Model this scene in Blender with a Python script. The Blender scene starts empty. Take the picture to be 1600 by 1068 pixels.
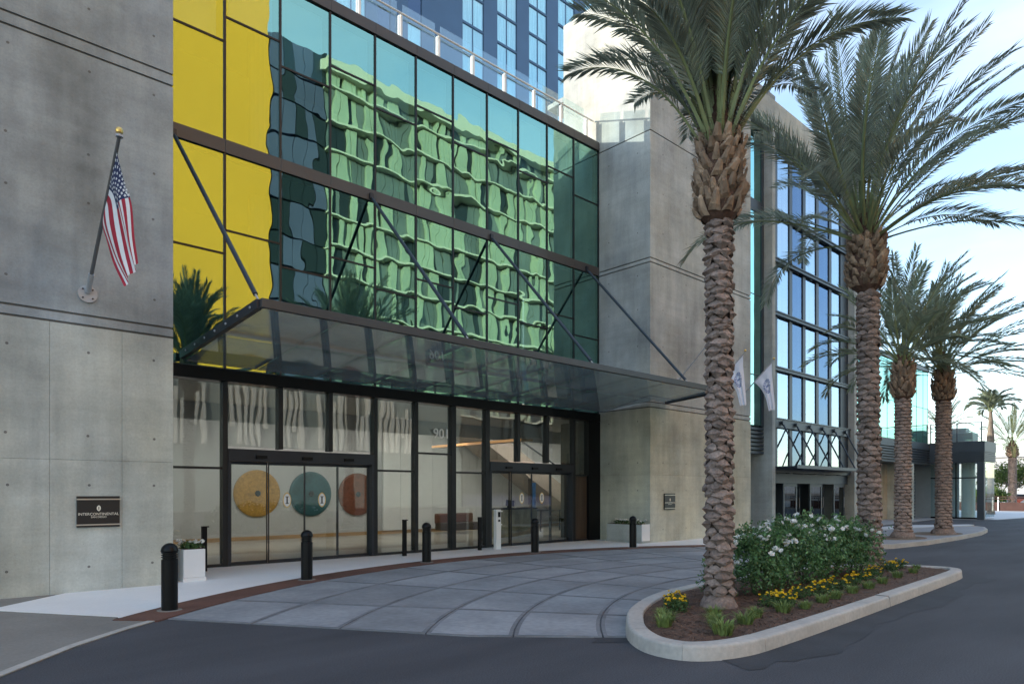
import bpy, math, random
from mathutils import Vector, Matrix, noise as mnoise

random.seed(7)
PI = math.pi
SC = bpy.context.scene
COL = SC.collection

# ------------------------------------------------------------------ camera, light, exposure
cam_d = bpy.data.cameras.new('camera')
cam_d.lens = 24.0; cam_d.sensor_width = 36.0; cam_d.sensor_fit = 'HORIZONTAL'
cam_d.shift_y = 0.14625; cam_d.clip_start = 0.1; cam_d.clip_end = 5000
cam = bpy.data.objects.new('camera', cam_d); COL.objects.link(cam)
cam.location = (0, 0, 1.65)
cam.rotation_euler = (math.radians(90), 0, math.radians(47.27 - 90))
SC.camera = cam

SUN_DIR = Vector((-1.25, 1.0, 0.35)).normalized()           # towards the sun
SUN_EL = math.asin(SUN_DIR.z)
SUN_AZ = math.atan2(SUN_DIR.x, SUN_DIR.y)                    # clockwise from +Y
world = bpy.data.worlds.new('World'); SC.world = world
world.use_nodes = True
wn = world.node_tree.nodes; wl = world.node_tree.links
bg = wn['Background']
sky = wn.new('ShaderNodeTexSky'); sky.sky_type = 'NISHITA'; sky.sun_disc = False
sky.sun_elevation = SUN_EL; sky.sun_rotation = SUN_AZ
sky.air_density = 1.0; sky.dust_density = 0.3; sky.ozone_density = 1.6
# thin high cloud, everywhere in the sky alike
tc = wn.new('ShaderNodeTexCoord'); mp = wn.new('ShaderNodeMapping'); mp.inputs['Scale'].default_value = (1.0, 1.0, 3.2)
cn = wn.new('ShaderNodeTexNoise'); cn.inputs['Scale'].default_value = 1.7; cn.inputs['Detail'].default_value = 6; cn.inputs['Roughness'].default_value = 0.55
cr = wn.new('ShaderNodeMapRange'); cr.inputs[1].default_value = 0.42; cr.inputs[2].default_value = 0.78; cr.inputs[3].default_value = 0.08; cr.inputs[4].default_value = 0.58
cm = wn.new('ShaderNodeMix'); cm.data_type = 'RGBA'; cm.inputs[7].default_value = (3.5, 3.75, 4.2, 1)
wl.new(tc.outputs['Generated'], mp.inputs['Vector']); wl.new(mp.outputs['Vector'], cn.inputs['Vector'])
wl.new(cn.outputs['Fac'], cr.inputs[0]); wl.new(cr.outputs[0], cm.inputs[0])
wl.new(sky.outputs['Color'], cm.inputs[6]); wl.new(cm.outputs[2], bg.inputs['Color'])
bg.inputs['Strength'].default_value = 0.15

sun_d = bpy.data.lights.new('sun', 'SUN'); sun_d.energy = 2.05; sun_d.angle = math.radians(0.5); sun_d.color = (1.0, 0.92, 0.80)
sun = bpy.data.objects.new('sun', sun_d); COL.objects.link(sun)
sun.location = (-40, 40, 60); sun.rotation_euler = SUN_DIR.to_track_quat('Z', 'Y').to_euler()

SC.view_settings.view_transform = 'Standard'; SC.view_settings.look = 'None'
SC.view_settings.exposure = 1.75; SC.view_settings.gamma = 1.0; SC.view_settings.use_curve_mapping = False
SC.cycles.use_denoising = True
SC.cycles.max_bounces = 8; SC.cycles.diffuse_bounces = 3; SC.cycles.glossy_bounces = 4
SC.cycles.transmission_bounces = 4; SC.cycles.transparent_max_bounces = 24
SC.cycles.caustics_reflective = False; SC.cycles.caustics_refractive = False
SC.cycles.sample_clamp_indirect = 6.0

# ------------------------------------------------------------------ materials
def new_mat(name):
    m = bpy.data.materials.new(name); m.use_nodes = True
    nt = m.node_tree; b = nt.nodes['Principled BSDF']
    return m, nt, b

def mat(name, base, rough=0.6, metal=0.0, var=0.0, vscale=3.0, stretch=(1, 1, 1), bump=0.0, bscale=40.0, spec=0.5, rand=0.0, detail=5, sub=None, var2=0.0, v2scale=30.0):
    """procedural material: base colour varied by one or two noises in world position, optional per-object change and fine relief"""
    m, nt, b = new_mat(name)
    n, l = nt.nodes, nt.links
    b.inputs['Roughness'].default_value = rough; b.inputs['Metallic'].default_value = metal
    b.inputs['Specular IOR Level'].default_value = spec
    geo = n.new('ShaderNodeNewGeometry')
    mpn = n.new('ShaderNodeMapping'); mpn.inputs['Scale'].default_value = stretch
    l.new(geo.outputs['Position'], mpn.inputs['Vector'])
    val = None
    def noise_term(scale, amt, src):
        t = n.new('ShaderNodeTexNoise'); t.inputs['Scale'].default_value = scale; t.inputs['Detail'].default_value = detail
        l.new(src, t.inputs['Vector'])
        r = n.new('ShaderNodeMapRange'); r.inputs[1].default_value = 0.3; r.inputs[2].default_value = 0.7
        r.inputs[3].default_value = 1 - amt; r.inputs[4].default_value = 1 + amt
        l.new(t.outputs['Fac'], r.inputs[0]); return r.outputs[0]
    terms = []
    if var: terms.append(noise_term(vscale, var, mpn.outputs['Vector']))
    if var2: terms.append(noise_term(v2scale, var2, geo.outputs['Position']))
    if rand:
        oi = n.new('ShaderNodeObjectInfo')
        r = n.new('ShaderNodeMapRange'); r.inputs[3].default_value = 1 - rand; r.inputs[4].default_value = 1 + rand
        l.new(oi.outputs['Random'], r.inputs[0]); terms.append(r.outputs[0])
    if terms:
        val = terms[0]
        for t in terms[1:]:
            k = n.new('ShaderNodeMath'); k.operation = 'MULTIPLY'; l.new(val, k.inputs[0]); l.new(t, k.inputs[1]); val = k.outputs[0]
        v = n.new('ShaderNodeVectorMath'); v.operation = 'SCALE'; v.inputs[0].default_value = base[:3]
        l.new(val, v.inputs['Scale']); l.new(v.outputs[0], b.inputs['Base Color'])
    else:
        b.inputs['Base Color'].default_value = (*base[:3], 1)
    if bump:
        t = n.new('ShaderNodeTexNoise'); t.inputs['Scale'].default_value = bscale; t.inputs['Detail'].default_value = 4
        l.new(geo.outputs['Position'], t.inputs['Vector'])
        bp = n.new('ShaderNodeBump'); bp.inputs['Strength'].default_value = bump; bp.inputs['Distance'].default_value = 0.01
        l.new(t.outputs['Fac'], bp.inputs['Height']); l.new(bp.outputs['Normal'], b.inputs['Normal'])
    return m

def concrete(name, base, warm=(1.06, 1.0, 0.9), blotch=(0.70, 1.24)):
    m, nt, b = new_mat(name); n, l = nt.nodes, nt.links
    b.inputs['Roughness'].default_value = 0.78; b.inputs['Specular IOR Level'].default_value = 0.35
    geo = n.new('ShaderNodeNewGeometry')
    def nz(scale, stretch, detail=6, rough=0.55):
        mpn = n.new('ShaderNodeMapping'); mpn.inputs['Scale'].default_value = stretch
        l.new(geo.outputs['Position'], mpn.inputs['Vector'])
        t = n.new('ShaderNodeTexNoise'); t.inputs['Scale'].default_value = scale; t.inputs['Detail'].default_value = detail; t.inputs['Roughness'].default_value = rough
        l.new(mpn.outputs['Vector'], t.inputs['Vector']); return t.outputs['Fac']
    def rng(src, a, c, lo=0.3, hi=0.7):
        r = n.new('ShaderNodeMapRange'); r.inputs[1].default_value = lo; r.inputs[2].default_value = hi
        r.inputs[3].default_value = a; r.inputs[4].default_value = c; l.new(src, r.inputs[0]); return r.outputs[0]
    def mul(a, c):
        k = n.new('ShaderNodeMath'); k.operation = 'MULTIPLY'; l.new(a, k.inputs[0]); l.new(c, k.inputs[1]); return k.outputs[0]
    cloud = rng(nz(0.7, (1, 1, 1), 8, 0.6), *blotch)
    streak = rng(nz(3.4, (1, 1, 0.09), 5, 0.6), 0.86, 1.10)
    hstreak = rng(nz(2.3, (0.25, 0.25, 3.0), 4), 0.94, 1.05)
    fine = rng(nz(26, (1, 1, 1), 4, 0.6), 0.92, 1.07)
    pores = rng(nz(75, (1, 1, 1), 2), 0.55, 1.0, 0.28, 0.36)
    oi = n.new('ShaderNodeObjectInfo')
    rnd = rng(oi.outputs['Random'], 0.95, 1.05, 0, 1)
    v = mul(mul(mul(cloud, streak), mul(hstreak, fine)), mul(pores, rnd))
    tint = n.new('ShaderNodeMix'); tint.data_type = 'RGBA'
    l.new(rng(nz(0.5, (1, 1, 0.5), 3), 0, 1, 0.35, 0.65), tint.inputs[0])
    tint.inputs[6].default_value = (base[0], base[1], base[2], 1)
    tint.inputs[7].default_value = (base[0] * warm[0], base[1] * warm[1], base[2] * warm[2], 1)
    s = n.new('ShaderNodeVectorMath'); s.operation = 'SCALE'
    l.new(tint.outputs[2], s.inputs[0]); l.new(v, s.inputs['Scale']); l.new(s.outputs[0], b.inputs['Base Color'])
    bp = n.new('ShaderNodeBump'); bp.inputs['Strength'].default_value = 0.35; bp.inputs['Distance'].default_value = 0.01
    l.new(nz(18, (1, 1, 1), 6, 0.6), bp.inputs['Height']); l.new(bp.outputs['Normal'], b.inputs['Normal'])
    return m

def glass(name, refl, trans, fac, wave=0.0, wscale=1.0, edge=0.25, rough=0.0, swirl=0.0):
    """coated glass: mirror part over a see-through part; the sheet is slightly wavy, each pane in its own way"""
    m = bpy.data.materials.new(name); m.use_nodes = True
    nt = m.node_tree; n, l = nt.nodes, nt.links; n.remove(n['Principled BSDF'])
    out = n['Material Output']
    gl = n.new('ShaderNodeBsdfGlossy'); gl.inputs['Roughness'].default_value = rough; gl.inputs['Color'].default_value = (*refl, 1)
    tr = n.new('ShaderNodeBsdfTransparent'); tr.inputs['Color'].default_value = (*trans, 1)
    lw = n.new('ShaderNodeLayerWeight'); lw.inputs['Blend'].default_value = 0.3
    r = n.new('ShaderNodeMapRange'); r.inputs[3].default_value = fac; r.inputs[4].default_value = min(1, fac + edge)
    l.new(lw.outputs['Facing'], r.inputs[0])
    mx = n.new('ShaderNodeMixShader'); l.new(r.outputs[0], mx.inputs[0]); l.new(tr.outputs[0], mx.inputs[1]); l.new(gl.outputs[0], mx.inputs[2])
    l.new(mx.outputs[0], out.inputs['Surface'])
    if wave:
        geo = n.new('ShaderNodeNewGeometry'); oi = n.new('ShaderNodeObjectInfo')
        k = n.new('ShaderNodeMath'); k.operation = 'MULTIPLY'; k.inputs[1].default_value = 80; l.new(oi.outputs['Random'], k.inputs[0])
        ad = n.new('ShaderNodeVectorMath'); l.new(geo.outputs['Position'], ad.inputs[0]); l.new(k.outputs[0], ad.inputs[1])
        t = n.new('ShaderNodeTexNoise'); t.inputs['Scale'].default_value = wscale; t.inputs['Detail'].default_value = 1.0; t.inputs['Roughness'].default_value = 0.35
        t.inputs['Distortion'].default_value = swirl
        l.new(ad.outputs[0], t.inputs['Vector'])
        bp = n.new('ShaderNodeBump'); bp.inputs['Strength'].default_value = 1.0; bp.inputs['Distance'].default_value = wave
        l.new(t.outputs['Fac'], bp.inputs['Height']); l.new(bp.outputs['Normal'], gl.inputs['Normal'])
    return m

def emit(name, col, s):
    m, nt, b = new_mat(name)
    b.inputs['Base Color'].default_value = (*col, 1); b.inputs['Emission Color'].default_value = (*col, 1); b.inputs['Emission Strength'].default_value = s
    return m

def leafmat(name, base, var=0.35, vscale=6.0, rough=0.5, trans=0.25, spec=0.35):
    m, nt, b = new_mat(name); n, l = nt.nodes, nt.links
    b.inputs['Roughness'].default_value = rough; b.inputs['Specular IOR Level'].default_value = spec
    geo = n.new('ShaderNodeNewGeometry')
    t = n.new('ShaderNodeTexNoise'); t.inputs['Scale'].default_value = vscale; t.inputs['Detail'].default_value = 5
    l.new(geo.outputs['Position'], t.inputs['Vector'])
    r = n.new('ShaderNodeMapRange'); r.inputs[1].default_value = 0.3; r.inputs[2].default_value = 0.7; r.inputs[3].default_value = 1 - var; r.inputs[4].default_value = 1 + var
    l.new(t.outputs['Fac'], r.inputs[0])
    r2 = n.new('ShaderNodeMapRange'); r2.inputs[3].default_value = 0.75; r2.inputs[4].default_value = 1.3
    l.new(geo.outputs['Random Per Island'], r2.inputs[0])
    k = n.new('ShaderNodeMath'); k.operation = 'MULTIPLY'; l.new(r.outputs[0], k.inputs[0]); l.new(r2.outputs[0], k.inputs[1])
    v = n.new('ShaderNodeVectorMath'); v.operation = 'SCALE'; v.inputs[0].default_value = base; l.new(k.outputs[0], v.inputs['Scale'])
    l.new(v.outputs[0], b.inputs['Base Color'])
    tl = n.new('ShaderNodeBsdfTranslucent'); l.new(v.outputs[0], tl.inputs['Color'])
    mx = n.new('ShaderNodeMixShader'); mx.inputs[0].default_value = trans
    l.new(b.outputs[0], mx.inputs[1]); l.new(tl.outputs[0], mx.inputs[2]); l.new(mx.outputs[0], n['Material Output'].inputs['Surface'])
    return m

M = {}
M['concrete'] = concrete('concrete', (0.325, 0.355, 0.37), blotch=(0.60, 1.30))
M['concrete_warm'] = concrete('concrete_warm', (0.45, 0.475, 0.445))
M['concrete_pale'] = concrete('concrete_pale', (0.415, 0.44, 0.435))
M['concrete_sand'] = concrete('concrete_sand', (0.475, 0.48, 0.41))
M['concrete_dark'] = concrete('concrete_dark', (0.17, 0.17, 0.167))
M['beige'] = concrete('beige_plaster', (0.42, 0.39, 0.33))
M['asphalt'] = mat('asphalt', (0.069, 0.071, 0.080), 0.85, var=0.24, vscale=0.9, stretch=(0.3, 1, 1), bump=0.6, bscale=120, var2=0.32, v2scale=70, spec=0.3)
M['slab'] = mat('slab_paving', (0.25, 0.265, 0.283), 0.65, var=0.24, vscale=0.9, bump=0.25, bscale=70, rand=0.15, var2=0.12, v2scale=12)
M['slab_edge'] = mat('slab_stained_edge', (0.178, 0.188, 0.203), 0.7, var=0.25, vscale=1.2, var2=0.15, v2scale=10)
M['joint'] = mat('joint_filler', (0.105, 0.11, 0.12), 0.9, var=0.15)
M['white_paving'] = mat('white_paving', (0.84, 0.84, 0.83), 0.6, var=0.05, vscale=0.7, bump=0.12, bscale=60, rand=0.02, var2=0.03)
M['rust_band'] = mat('rust_paving', (0.135, 0.062, 0.044), 0.75, var=0.25, vscale=1.5, bump=0.3, bscale=90, var2=0.3, v2scale=45, rand=0.1)
M['sidewalk'] = mat('sidewalk_concrete', (0.235, 0.222, 0.20), 0.8, var=0.16, vscale=0.8, bump=0.3, bscale=80, var2=0.1)
M['kerb'] = mat('kerb_concrete', (0.45, 0.43, 0.395), 0.8, var=0.13, vscale=1.6, bump=0.3, bscale=60, var2=0.1, v2scale=18)
M['plaza'] = mat('plaza_concrete', (0.30, 0.305, 0.32), 0.75, var=0.12, vscale=0.6, bump=0.2, bscale=60, rand=0.05)
M['light_paving'] = mat('light_paving', (0.55, 0.56, 0.58), 0.7, var=0.06, vscale=0.6)
M['mulch'] = mat('bark_mulch', (0.105, 0.062, 0.043), 0.95, var=0.4, vscale=9, bump=1.0, bscale=60, var2=0.4, v2scale=70)
M['chip'] = mat('bark_chip', (0.14, 0.083, 0.056), 0.9, var=0.55, vscale=25)
M['dirt'] = mat('bare_soil', (0.17, 0.125, 0.085), 0.95, var=0.25, vscale=5, bump=0.8, bscale=40)
M['black'] = mat('black_metal', (0.005, 0.0055, 0.0065), 0.35, 0.0, var=0.15, vscale=4, spec=0.22)
M['dark_metal'] = mat('dark_metal', (0.030, 0.035, 0.044), 0.42, 0.35, var=0.1, vscale=2)
M['mullion'] = mat('mullion_metal', (0.016, 0.018, 0.021), 0.4, 0.3, var=0.1)
M['bronze'] = mat('bronze_metal', (0.070, 0.070, 0.071), 0.45, 0.2, var=0.08, vscale=1.5)
M['blue_steel'] = mat('blue_grey_steel', (0.032, 0.045, 0.062), 0.45, 0.2, var=0.12, vscale=2)
M['slate'] = mat('slate_cladding', (0.052, 0.066, 0.082), 0.5, 0.2, var=0.1, vscale=1.5)
M['steel'] = mat('steel', (0.40, 0.41, 0.43), 0.45, 0.1, var=0.08, vscale=6)
M['white_metal'] = mat('white_metal', (0.80, 0.80, 0.78), 0.35, 0.1, var=0.03)
M['brass'] = mat('brass', (0.75, 0.52, 0.18), 0.3, 0.9, var=0.05)
M['chrome_rod'] = mat('rod_metal', (0.09, 0.10, 0.115), 0.35, 0.7, var=0.1)
M['glass_front'] = glass('facade_glass', (0.42, 0.73, 0.58), (0.34, 0.60, 0.75), 0.52, wave=0.0042, wscale=1.1, edge=0.25, swirl=0.3)
M['glass_store'] = glass('storefront_glass', (0.95, 0.98, 0.96), (0.78, 0.81, 0.78), 0.105, wave=0.0026, wscale=1.3, edge=0.4)
M['glass_back'] = glass('glass_rear', (0.8, 0.8, 0.8), (0.96, 0.98, 0.97), 0.03, edge=0.1)
M['glass_canopy'] = glass('canopy_glass', (0.70, 0.76, 0.75), (0.30, 0.34, 0.34), 0.30, edge=0.45, wave=0.0015, wscale=1.0, rough=0.04)
def dusty(m, col, fac):
    nt = m.node_tree; n, l = nt.nodes, nt.links; out = n['Material Output']; src = out.inputs['Surface'].links[0].from_socket
    geo = n.new('ShaderNodeNewGeometry'); t = n.new('ShaderNodeTexNoise'); t.inputs['Scale'].default_value = 1.3; t.inputs['Detail'].default_value = 5
    l.new(geo.outputs['Position'], t.inputs['Vector'])
    r = n.new('ShaderNodeMapRange'); r.inputs[1].default_value = .3; r.inputs[2].default_value = .7; r.inputs[3].default_value = fac * .7; r.inputs[4].default_value = fac * 1.3
    l.new(t.outputs['Fac'], r.inputs[0])
    tl = n.new('ShaderNodeBsdfTranslucent'); tl.inputs['Color'].default_value = (*col, 1)
    mx = n.new('ShaderNodeMixShader'); l.new(r.outputs[0], mx.inputs[0]); l.new(src, mx.inputs[1]); l.new(tl.outputs[0], mx.inputs[2]); l.new(mx.outputs[0], out.inputs['Surface'])
dusty(M['glass_canopy'], (0.33, 0.36, 0.35), 0.20)
M['glass_mint'] = glass('mint_glass', (0.46, 0.78, 0.70), (0.15, 0.22, 0.22), 0.66, wave=0.008, wscale=0.8, edge=0.2)
M['glass_wing'] = glass('wing_glass', (0.54, 0.64, 0.74), (0.45, 0.55, 0.62), 0.42, wave=0.014, wscale=0.9, edge=0.4)
M['glass_wing_dim'] = glass('wing_glass_dim', (0.20, 0.28, 0.40), (0.26, 0.34, 0.42), 0.42, wave=0.014, wscale=0.9, edge=0.4)
M['glass_rail'] = glass('rail_glass', (0.9, 0.95, 0.95), (0.86, 0.93, 0.93), 0.06, edge=0.3)
M['glass_dark'] = glass('dark_door_glass', (0.5, 0.55, 0.6), (0.15, 0.17, 0.19), 0.15, edge=0.3)
M['blind'] = mat('roller_blind', (0.72, 0.76, 0.76), 0.8, var=0.04, vscale=2)
M['room'] = mat('room_wall', (0.30, 0.30, 0.29), 0.8, var=0.08, vscale=0.7)
M['room_dark'] = mat('room_dark', (0.05, 0.055, 0.06), 0.8, var=0.2, vscale=1.0)
M['lobby_wall'] = mat('lobby_wall_paint', (0.50, 0.50, 0.50), 0.6, var=0.04, vscale=0.6)
M['lobby_floor'] = mat('lobby_floor_stone', (0.42, 0.38, 0.31), 0.3, var=0.12, vscale=0.9)
M['wood'] = mat('wood_strip', (0.42, 0.25, 0.10), 0.45, var=0.2, vscale=3, stretch=(0.3, 3, 3))
M['wood_dark'] = mat('dark_wood', (0.055, 0.038, 0.026), 0.5, var=0.25, vscale=4, stretch=(3, 3, 0.3))
M['stair'] = mat('stair_soffit', (0.46, 0.37, 0.30), 0.6, var=0.06)
M['stone_desk'] = mat('desk_stone', (0.50, 0.46, 0.30), 0.35, var=0.4, vscale=3.5, stretch=(1, 1, 0.5))
M['disc_ochre'] = mat('ochre_lacquer', (0.44, 0.24, 0.045), 0.45, var=0.16, vscale=3.5, var2=0.15, v2scale=14)
M['disc_teal'] = mat('teal_lacquer', (0.02, 0.085, 0.105), 0.45, var=0.3, vscale=2.5, var2=0.15, v2scale=14)
M['disc_rust'] = mat('rust_lacquer', (0.18, 0.055, 0.024), 0.45, var=0.2, vscale=3.5, var2=0.15, v2scale=14)
M['blue_art'] = mat('blue_panel', (0.02, 0.10, 0.26), 0.3, var=0.7, vscale=5, stretch=(1, 1, 0.6))
M['lobby_fill'] = emit('lobby_fill_light', (1.0, 0.97, 0.92), 5.4)  # emission of the added, unseen lobby strips
M['cove'] = emit('lobby_emitter', (1.0, 0.52, 0.22), 0.15)
M['sign_black'] = mat('sign_face', (0.014, 0.013, 0.012), 0.4, var=0.1)
M['sign_trim'] = mat('sign_trim', (0.55, 0.50, 0.42), 0.35, 0.6)
M['cream'] = mat('cream_letters', (0.78, 0.72, 0.60), 0.5)
M['white'] = mat('white_paint', (0.82, 0.82, 0.80), 0.5, var=0.03)
M['planter'] = mat('planter_shell', (0.72, 0.72, 0.72), 0.5, var=0.04, vscale=3)
M['flag_red'] = mat('flag_red', (0.38, 0.018, 0.04), 0.8, var=0.12, vscale=8)
M['flag_white'] = mat('flag_white', (0.78, 0.77, 0.77), 0.8, var=0.06, vscale=8)
M['flag_blue'] = mat('flag_blue', (0.018, 0.028, 0.10), 0.8, var=0.12, vscale=8)
M['cloth_white'] = mat('flag_cloth_white', (0.74, 0.76, 0.84), 0.85, var=0.05, vscale=5)
M['logo_blue'] = mat('logo_blue', (0.16, 0.22, 0.42), 0.8)
M['scar'] = mat('palm_scar', (0.23, 0.175, 0.148), 0.9, var=0.3, vscale=5, bump=0.8, bscale=35, rand=0.22, var2=0.3, v2scale=30)
M['trunk'] = mat('palm_trunk', (0.05, 0.035, 0.027), 0.95, var=0.3, vscale=9, bump=0.9, bscale=40)
M['stub'] = mat('palm_leaf_base', (0.29, 0.205, 0.14), 0.9, var=0.5, vscale=7, stretch=(1, 1, 0.4), bump=0.8, bscale=30, rand=0.3)
M['fibre'] = mat('palm_fibre', (0.105, 0.058, 0.040), 0.95, var=0.4, vscale=14, bump=1.0, bscale=50)
M['rachis'] = mat('palm_rachis', (0.23, 0.27, 0.12), 0.55, var=0.25, vscale=2)
M['frond'] = leafmat('palm_leaflets', (0.255, 0.29, 0.215), 0.35, 1.8, 0.33, 0.48, 0.6)
M['frond_sun'] = leafmat('palm_leaflets_pale', (0.155, 0.175, 0.062), 0.3, 1.5, 0.5, 0.3)
M['frond_far'] = leafmat('palm_leaflets_soft', (0.23, 0.27, 0.18), 0.32, 1.2, 0.4, 0.42)
M['rose_leaf'] = leafmat('rose_leaves', (0.10, 0.195, 0.075), 0.5, 7, 0.38, 0.25)
M['grass'] = leafmat('grass_blades', (0.20, 0.27, 0.085), 0.35, 9, 0.55, 0.3)
M['herb'] = leafmat('herb_leaves', (0.06, 0.115, 0.035), 0.4, 12, 0.55, 0.25)
M['tree_leaf'] = leafmat('tree_leaves', (0.10, 0.15, 0.035), 0.4, 0.8, 0.5, 0.3)
M['petal'] = mat('white_petal', (0.85, 0.85, 0.82), 0.6)
M['yellow_petal'] = mat('yellow_petal', (0.85, 0.58, 0.02), 0.6, rand=0.1)
M['stem'] = mat('green_stem', (0.06, 0.085, 0.03), 0.7)
M['bark'] = mat('bark', (0.20, 0.165, 0.13), 0.9, var=0.3, vscale=5, bump=0.6)
M['tower_wall'] = mat('tower_cladding', (0.05, 0.098, 0.17), 0.4, 0.2, var=0.08, vscale=0.4)
M['tower_glass'] = glass('tower_glass', (0.72, 0.95, 1.0), (0.66, 0.92, 0.95), 0.30, edge=0.3, wave=0.01, wscale=0.6)
M['tower_glass_dark'] = glass('tower_glass_dark', (0.25, 0.35, 0.5), (0.12, 0.17, 0.22), 0.30, edge=0.2)
M['curtain'] = mat('curtain', (0.78, 0.86, 0.86), 0.8, var=0.2, vscale=2.4, stretch=(3, 3, 0.15), rand=0.18)
M['yellow_wall'] = mat('yellow_render', (0.98, 0.44, 0.03), 0.7, var=0.04, vscale=0.1)
M['apt_slab'] = mat('apartment_slab', (0.66, 0.66, 0.53), 0.7)
M['apt_light'] = mat('apartment_panel', (0.40, 0.47, 0.35), 0.6, var=0.15, vscale=0.3)
M['apt_mid'] = mat('apartment_glass_pale', (0.17, 0.20, 0.19), 0.3, var=0.25, vscale=0.3)
M['apt_dark'] = mat('apartment_glass_and_shade', (0.025, 0.032, 0.036), 0.2)
M['apt_grey'] = mat('apartment_grey', (0.10, 0.11, 0.19), 0.5, var=0.15, vscale=0.2)
M['fin_white'] = mat('white_fin', (0.50, 0.49, 0.45), 0.6)
M['brickred'] = mat('red_brick_wall', (0.07, 0.035, 0.03), 0.85, var=0.2, vscale=2)
M['car_white'] = mat('car_paint_white', (0.75, 0.75, 0.75), 0.25)
M['car_red'] = mat('car_paint_red', (0.40, 0.03, 0.025), 0.25)
M['car_silver'] = mat('car_paint_silver', (0.45, 0.47, 0.50), 0.25, 0.5)
M['car_blue'] = mat('car_paint_blue', (0.10, 0.15, 0.24), 0.25, 0.3)
M['tyre'] = mat('tyre_rubber', (0.015, 0.015, 0.015), 0.8)
M['car_glass'] = mat('car_glass', (0.02, 0.025, 0.03), 0.08)
M['headlight'] = mat('headlight_glass', (0.7, 0.7, 0.7), 0.1)
M['hill'] = mat('hill_scrub', (0.17, 0.19, 0.22), 0.9, var=0.15, vscale=0.01)
M['far_wall'] = mat('far_wall', (0.45, 0.46, 0.48), 0.8, var=0.05)

# ------------------------------------------------------------------ mesh helpers
class MB:
    def __init__(s): s.v = []; s.f = []; s.m = []; s.smooth = False
    def face(s, pts, m=0):
        i = len(s.v); s.v.extend(tuple(p) for p in pts); s.f.append(tuple(range(i, i + len(pts)))); s.m.append(m)
    def box(s, x0, x1, y0, y1, z0, z1, m=0, front=None):
        i = len(s.v)
        s.v += [(x0, y0, z0), (x1, y0, z0), (x1, y1, z0), (x0, y1, z0), (x0, y0, z1), (x1, y0, z1), (x1, y1, z1), (x0, y1, z1)]
        fs = [(0, 3, 2, 1), (4, 5, 6, 7), (0, 1, 5, 4), (1, 2, 6, 5), (2, 3, 7, 6), (3, 0, 4, 7)]
        for k, f in enumerate(fs):
            s.f.append(tuple(i + a for a in f)); s.m.append(m if front is None or k != front[0] else front[1])
        return s
    def tube(s, p, q, r0, r1=None, n=8, m=0, caps=True):
        r1 = r0 if r1 is None else r1
        p, q = Vector(p), Vector(q); d = (q - p).normalized()
        a = d.orthogonal().normalized(); b = d.cross(a)
        i = len(s.v)
        for c, r in ((p, r0), (q, r1)):
            for k in range(n):
                t = 2 * PI * k / n; s.v.append(tuple(c + a * (math.cos(t) * r) + b * (math.sin(t) * r)))
        for k in range(n):
            s.f.append((i + k, i + (k + 1) % n, i + n + (k + 1) % n, i + n + k)); s.m.append(m)
        if caps:
            s.f.append(tuple(i + k for k in reversed(range(n)))); s.m.append(m)
            s.f.append(tuple(i + n + k for k in range(n))); s.m.append(m)
        return s
    def lathe(s, prof, c=(0, 0, 0), n=16, m=0, jitter=0):
        i = len(s.v)
        for r, z in prof:
            for k in range(n):
                t = 2 * PI * k / n; rr = r * (1 + jitter * random.uniform(-1, 1))
                s.v.append((c[0] + math.cos(t) * rr, c[1] + math.sin(t) * rr, c[2] + z))
        for j in range(len(prof) - 1):
            for k in range(n):
                a = i + j * n + k; b = i + j * n + (k + 1) % n
                s.f.append((a, b, b + n, a + n)); s.m.append(m)
        s.f.append(tuple(i + k for k in reversed(range(n)))); s.m.append(m)
        s.f.append(tuple(i + (len(prof) - 1) * n + k for k in range(n))); s.m.append(m)
        return s
    def prism(s, poly, z0, z1, m=0):
        n = len(poly); i = len(s.v)
        s.v += [(x, y, z0) for x, y in poly] + [(x, y, z1) for x, y in poly]
        s.f.append(tuple(i + n + k for k in range(n))); s.m.append(m)
        s.f.append(tuple(i + k for k in reversed(range(n)))); s.m.append(m)
        for k in range(n):
            s.f.append((i + k, i + (k + 1) % n, i + n + (k + 1) % n, i + n + k)); s.m.append(m)
        return s
    def beam(s, p, q, w, h, m=0):
        """rectangular bar along p-q, width w sideways, height h upwards"""
        p, q = Vector(p), Vector(q); d = (q - p).normalized()
        up = Vector((0, 0, 1)) if abs(d.z) < 0.95 else Vector((0, 1, 0))
        a = d.cross(up).normalized() * (w / 2); b = a.cross(d).normalized() * (h / 2)
        i = len(s.v)
        for c in (p, q):
            for u, v_ in ((-1, -1), (1, -1), (1, 1), (-1, 1)): s.v.append(tuple(c + a * u + b * v_))
        for f in ((0, 1, 2, 3), (7, 6, 5, 4), (0, 4, 5, 1), (1, 5, 6, 2), (2, 6, 7, 3), (3, 7, 4, 0)):
            s.f.append(tuple(i + k for k in f)); s.m.append(m)
        return s
    def mesh(s, name, mats):
        me = bpy.data.meshes.new(name); me.from_pydata(s.v, [], s.f)
        for q in (mats if isinstance(mats, (list, tuple)) else [mats]): me.materials.append(q)
        if any(s.m): me.polygons.foreach_set('material_index', s.m)
        if s.smooth: me.polygons.foreach_set('use_smooth', [True] * len(s.f))
        me.update(); return me

def put(name, me, parent=None, loc=(0, 0, 0), kind=None, label=None):
    o = bpy.data.objects.new(name, me); COL.objects.link(o); o.location = loc
    if parent is not None: o.parent = parent
    if kind: o['kind'] = kind
    if label: o['label'] = label
    return o

def wloc(parent):
    """location that puts world-built geometry in its place under a parent chain of plain offsets"""
    v = Vector((0, 0, 0)); p = parent
    while p is not None: v -= p.location; p = p.parent
    return v

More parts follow.
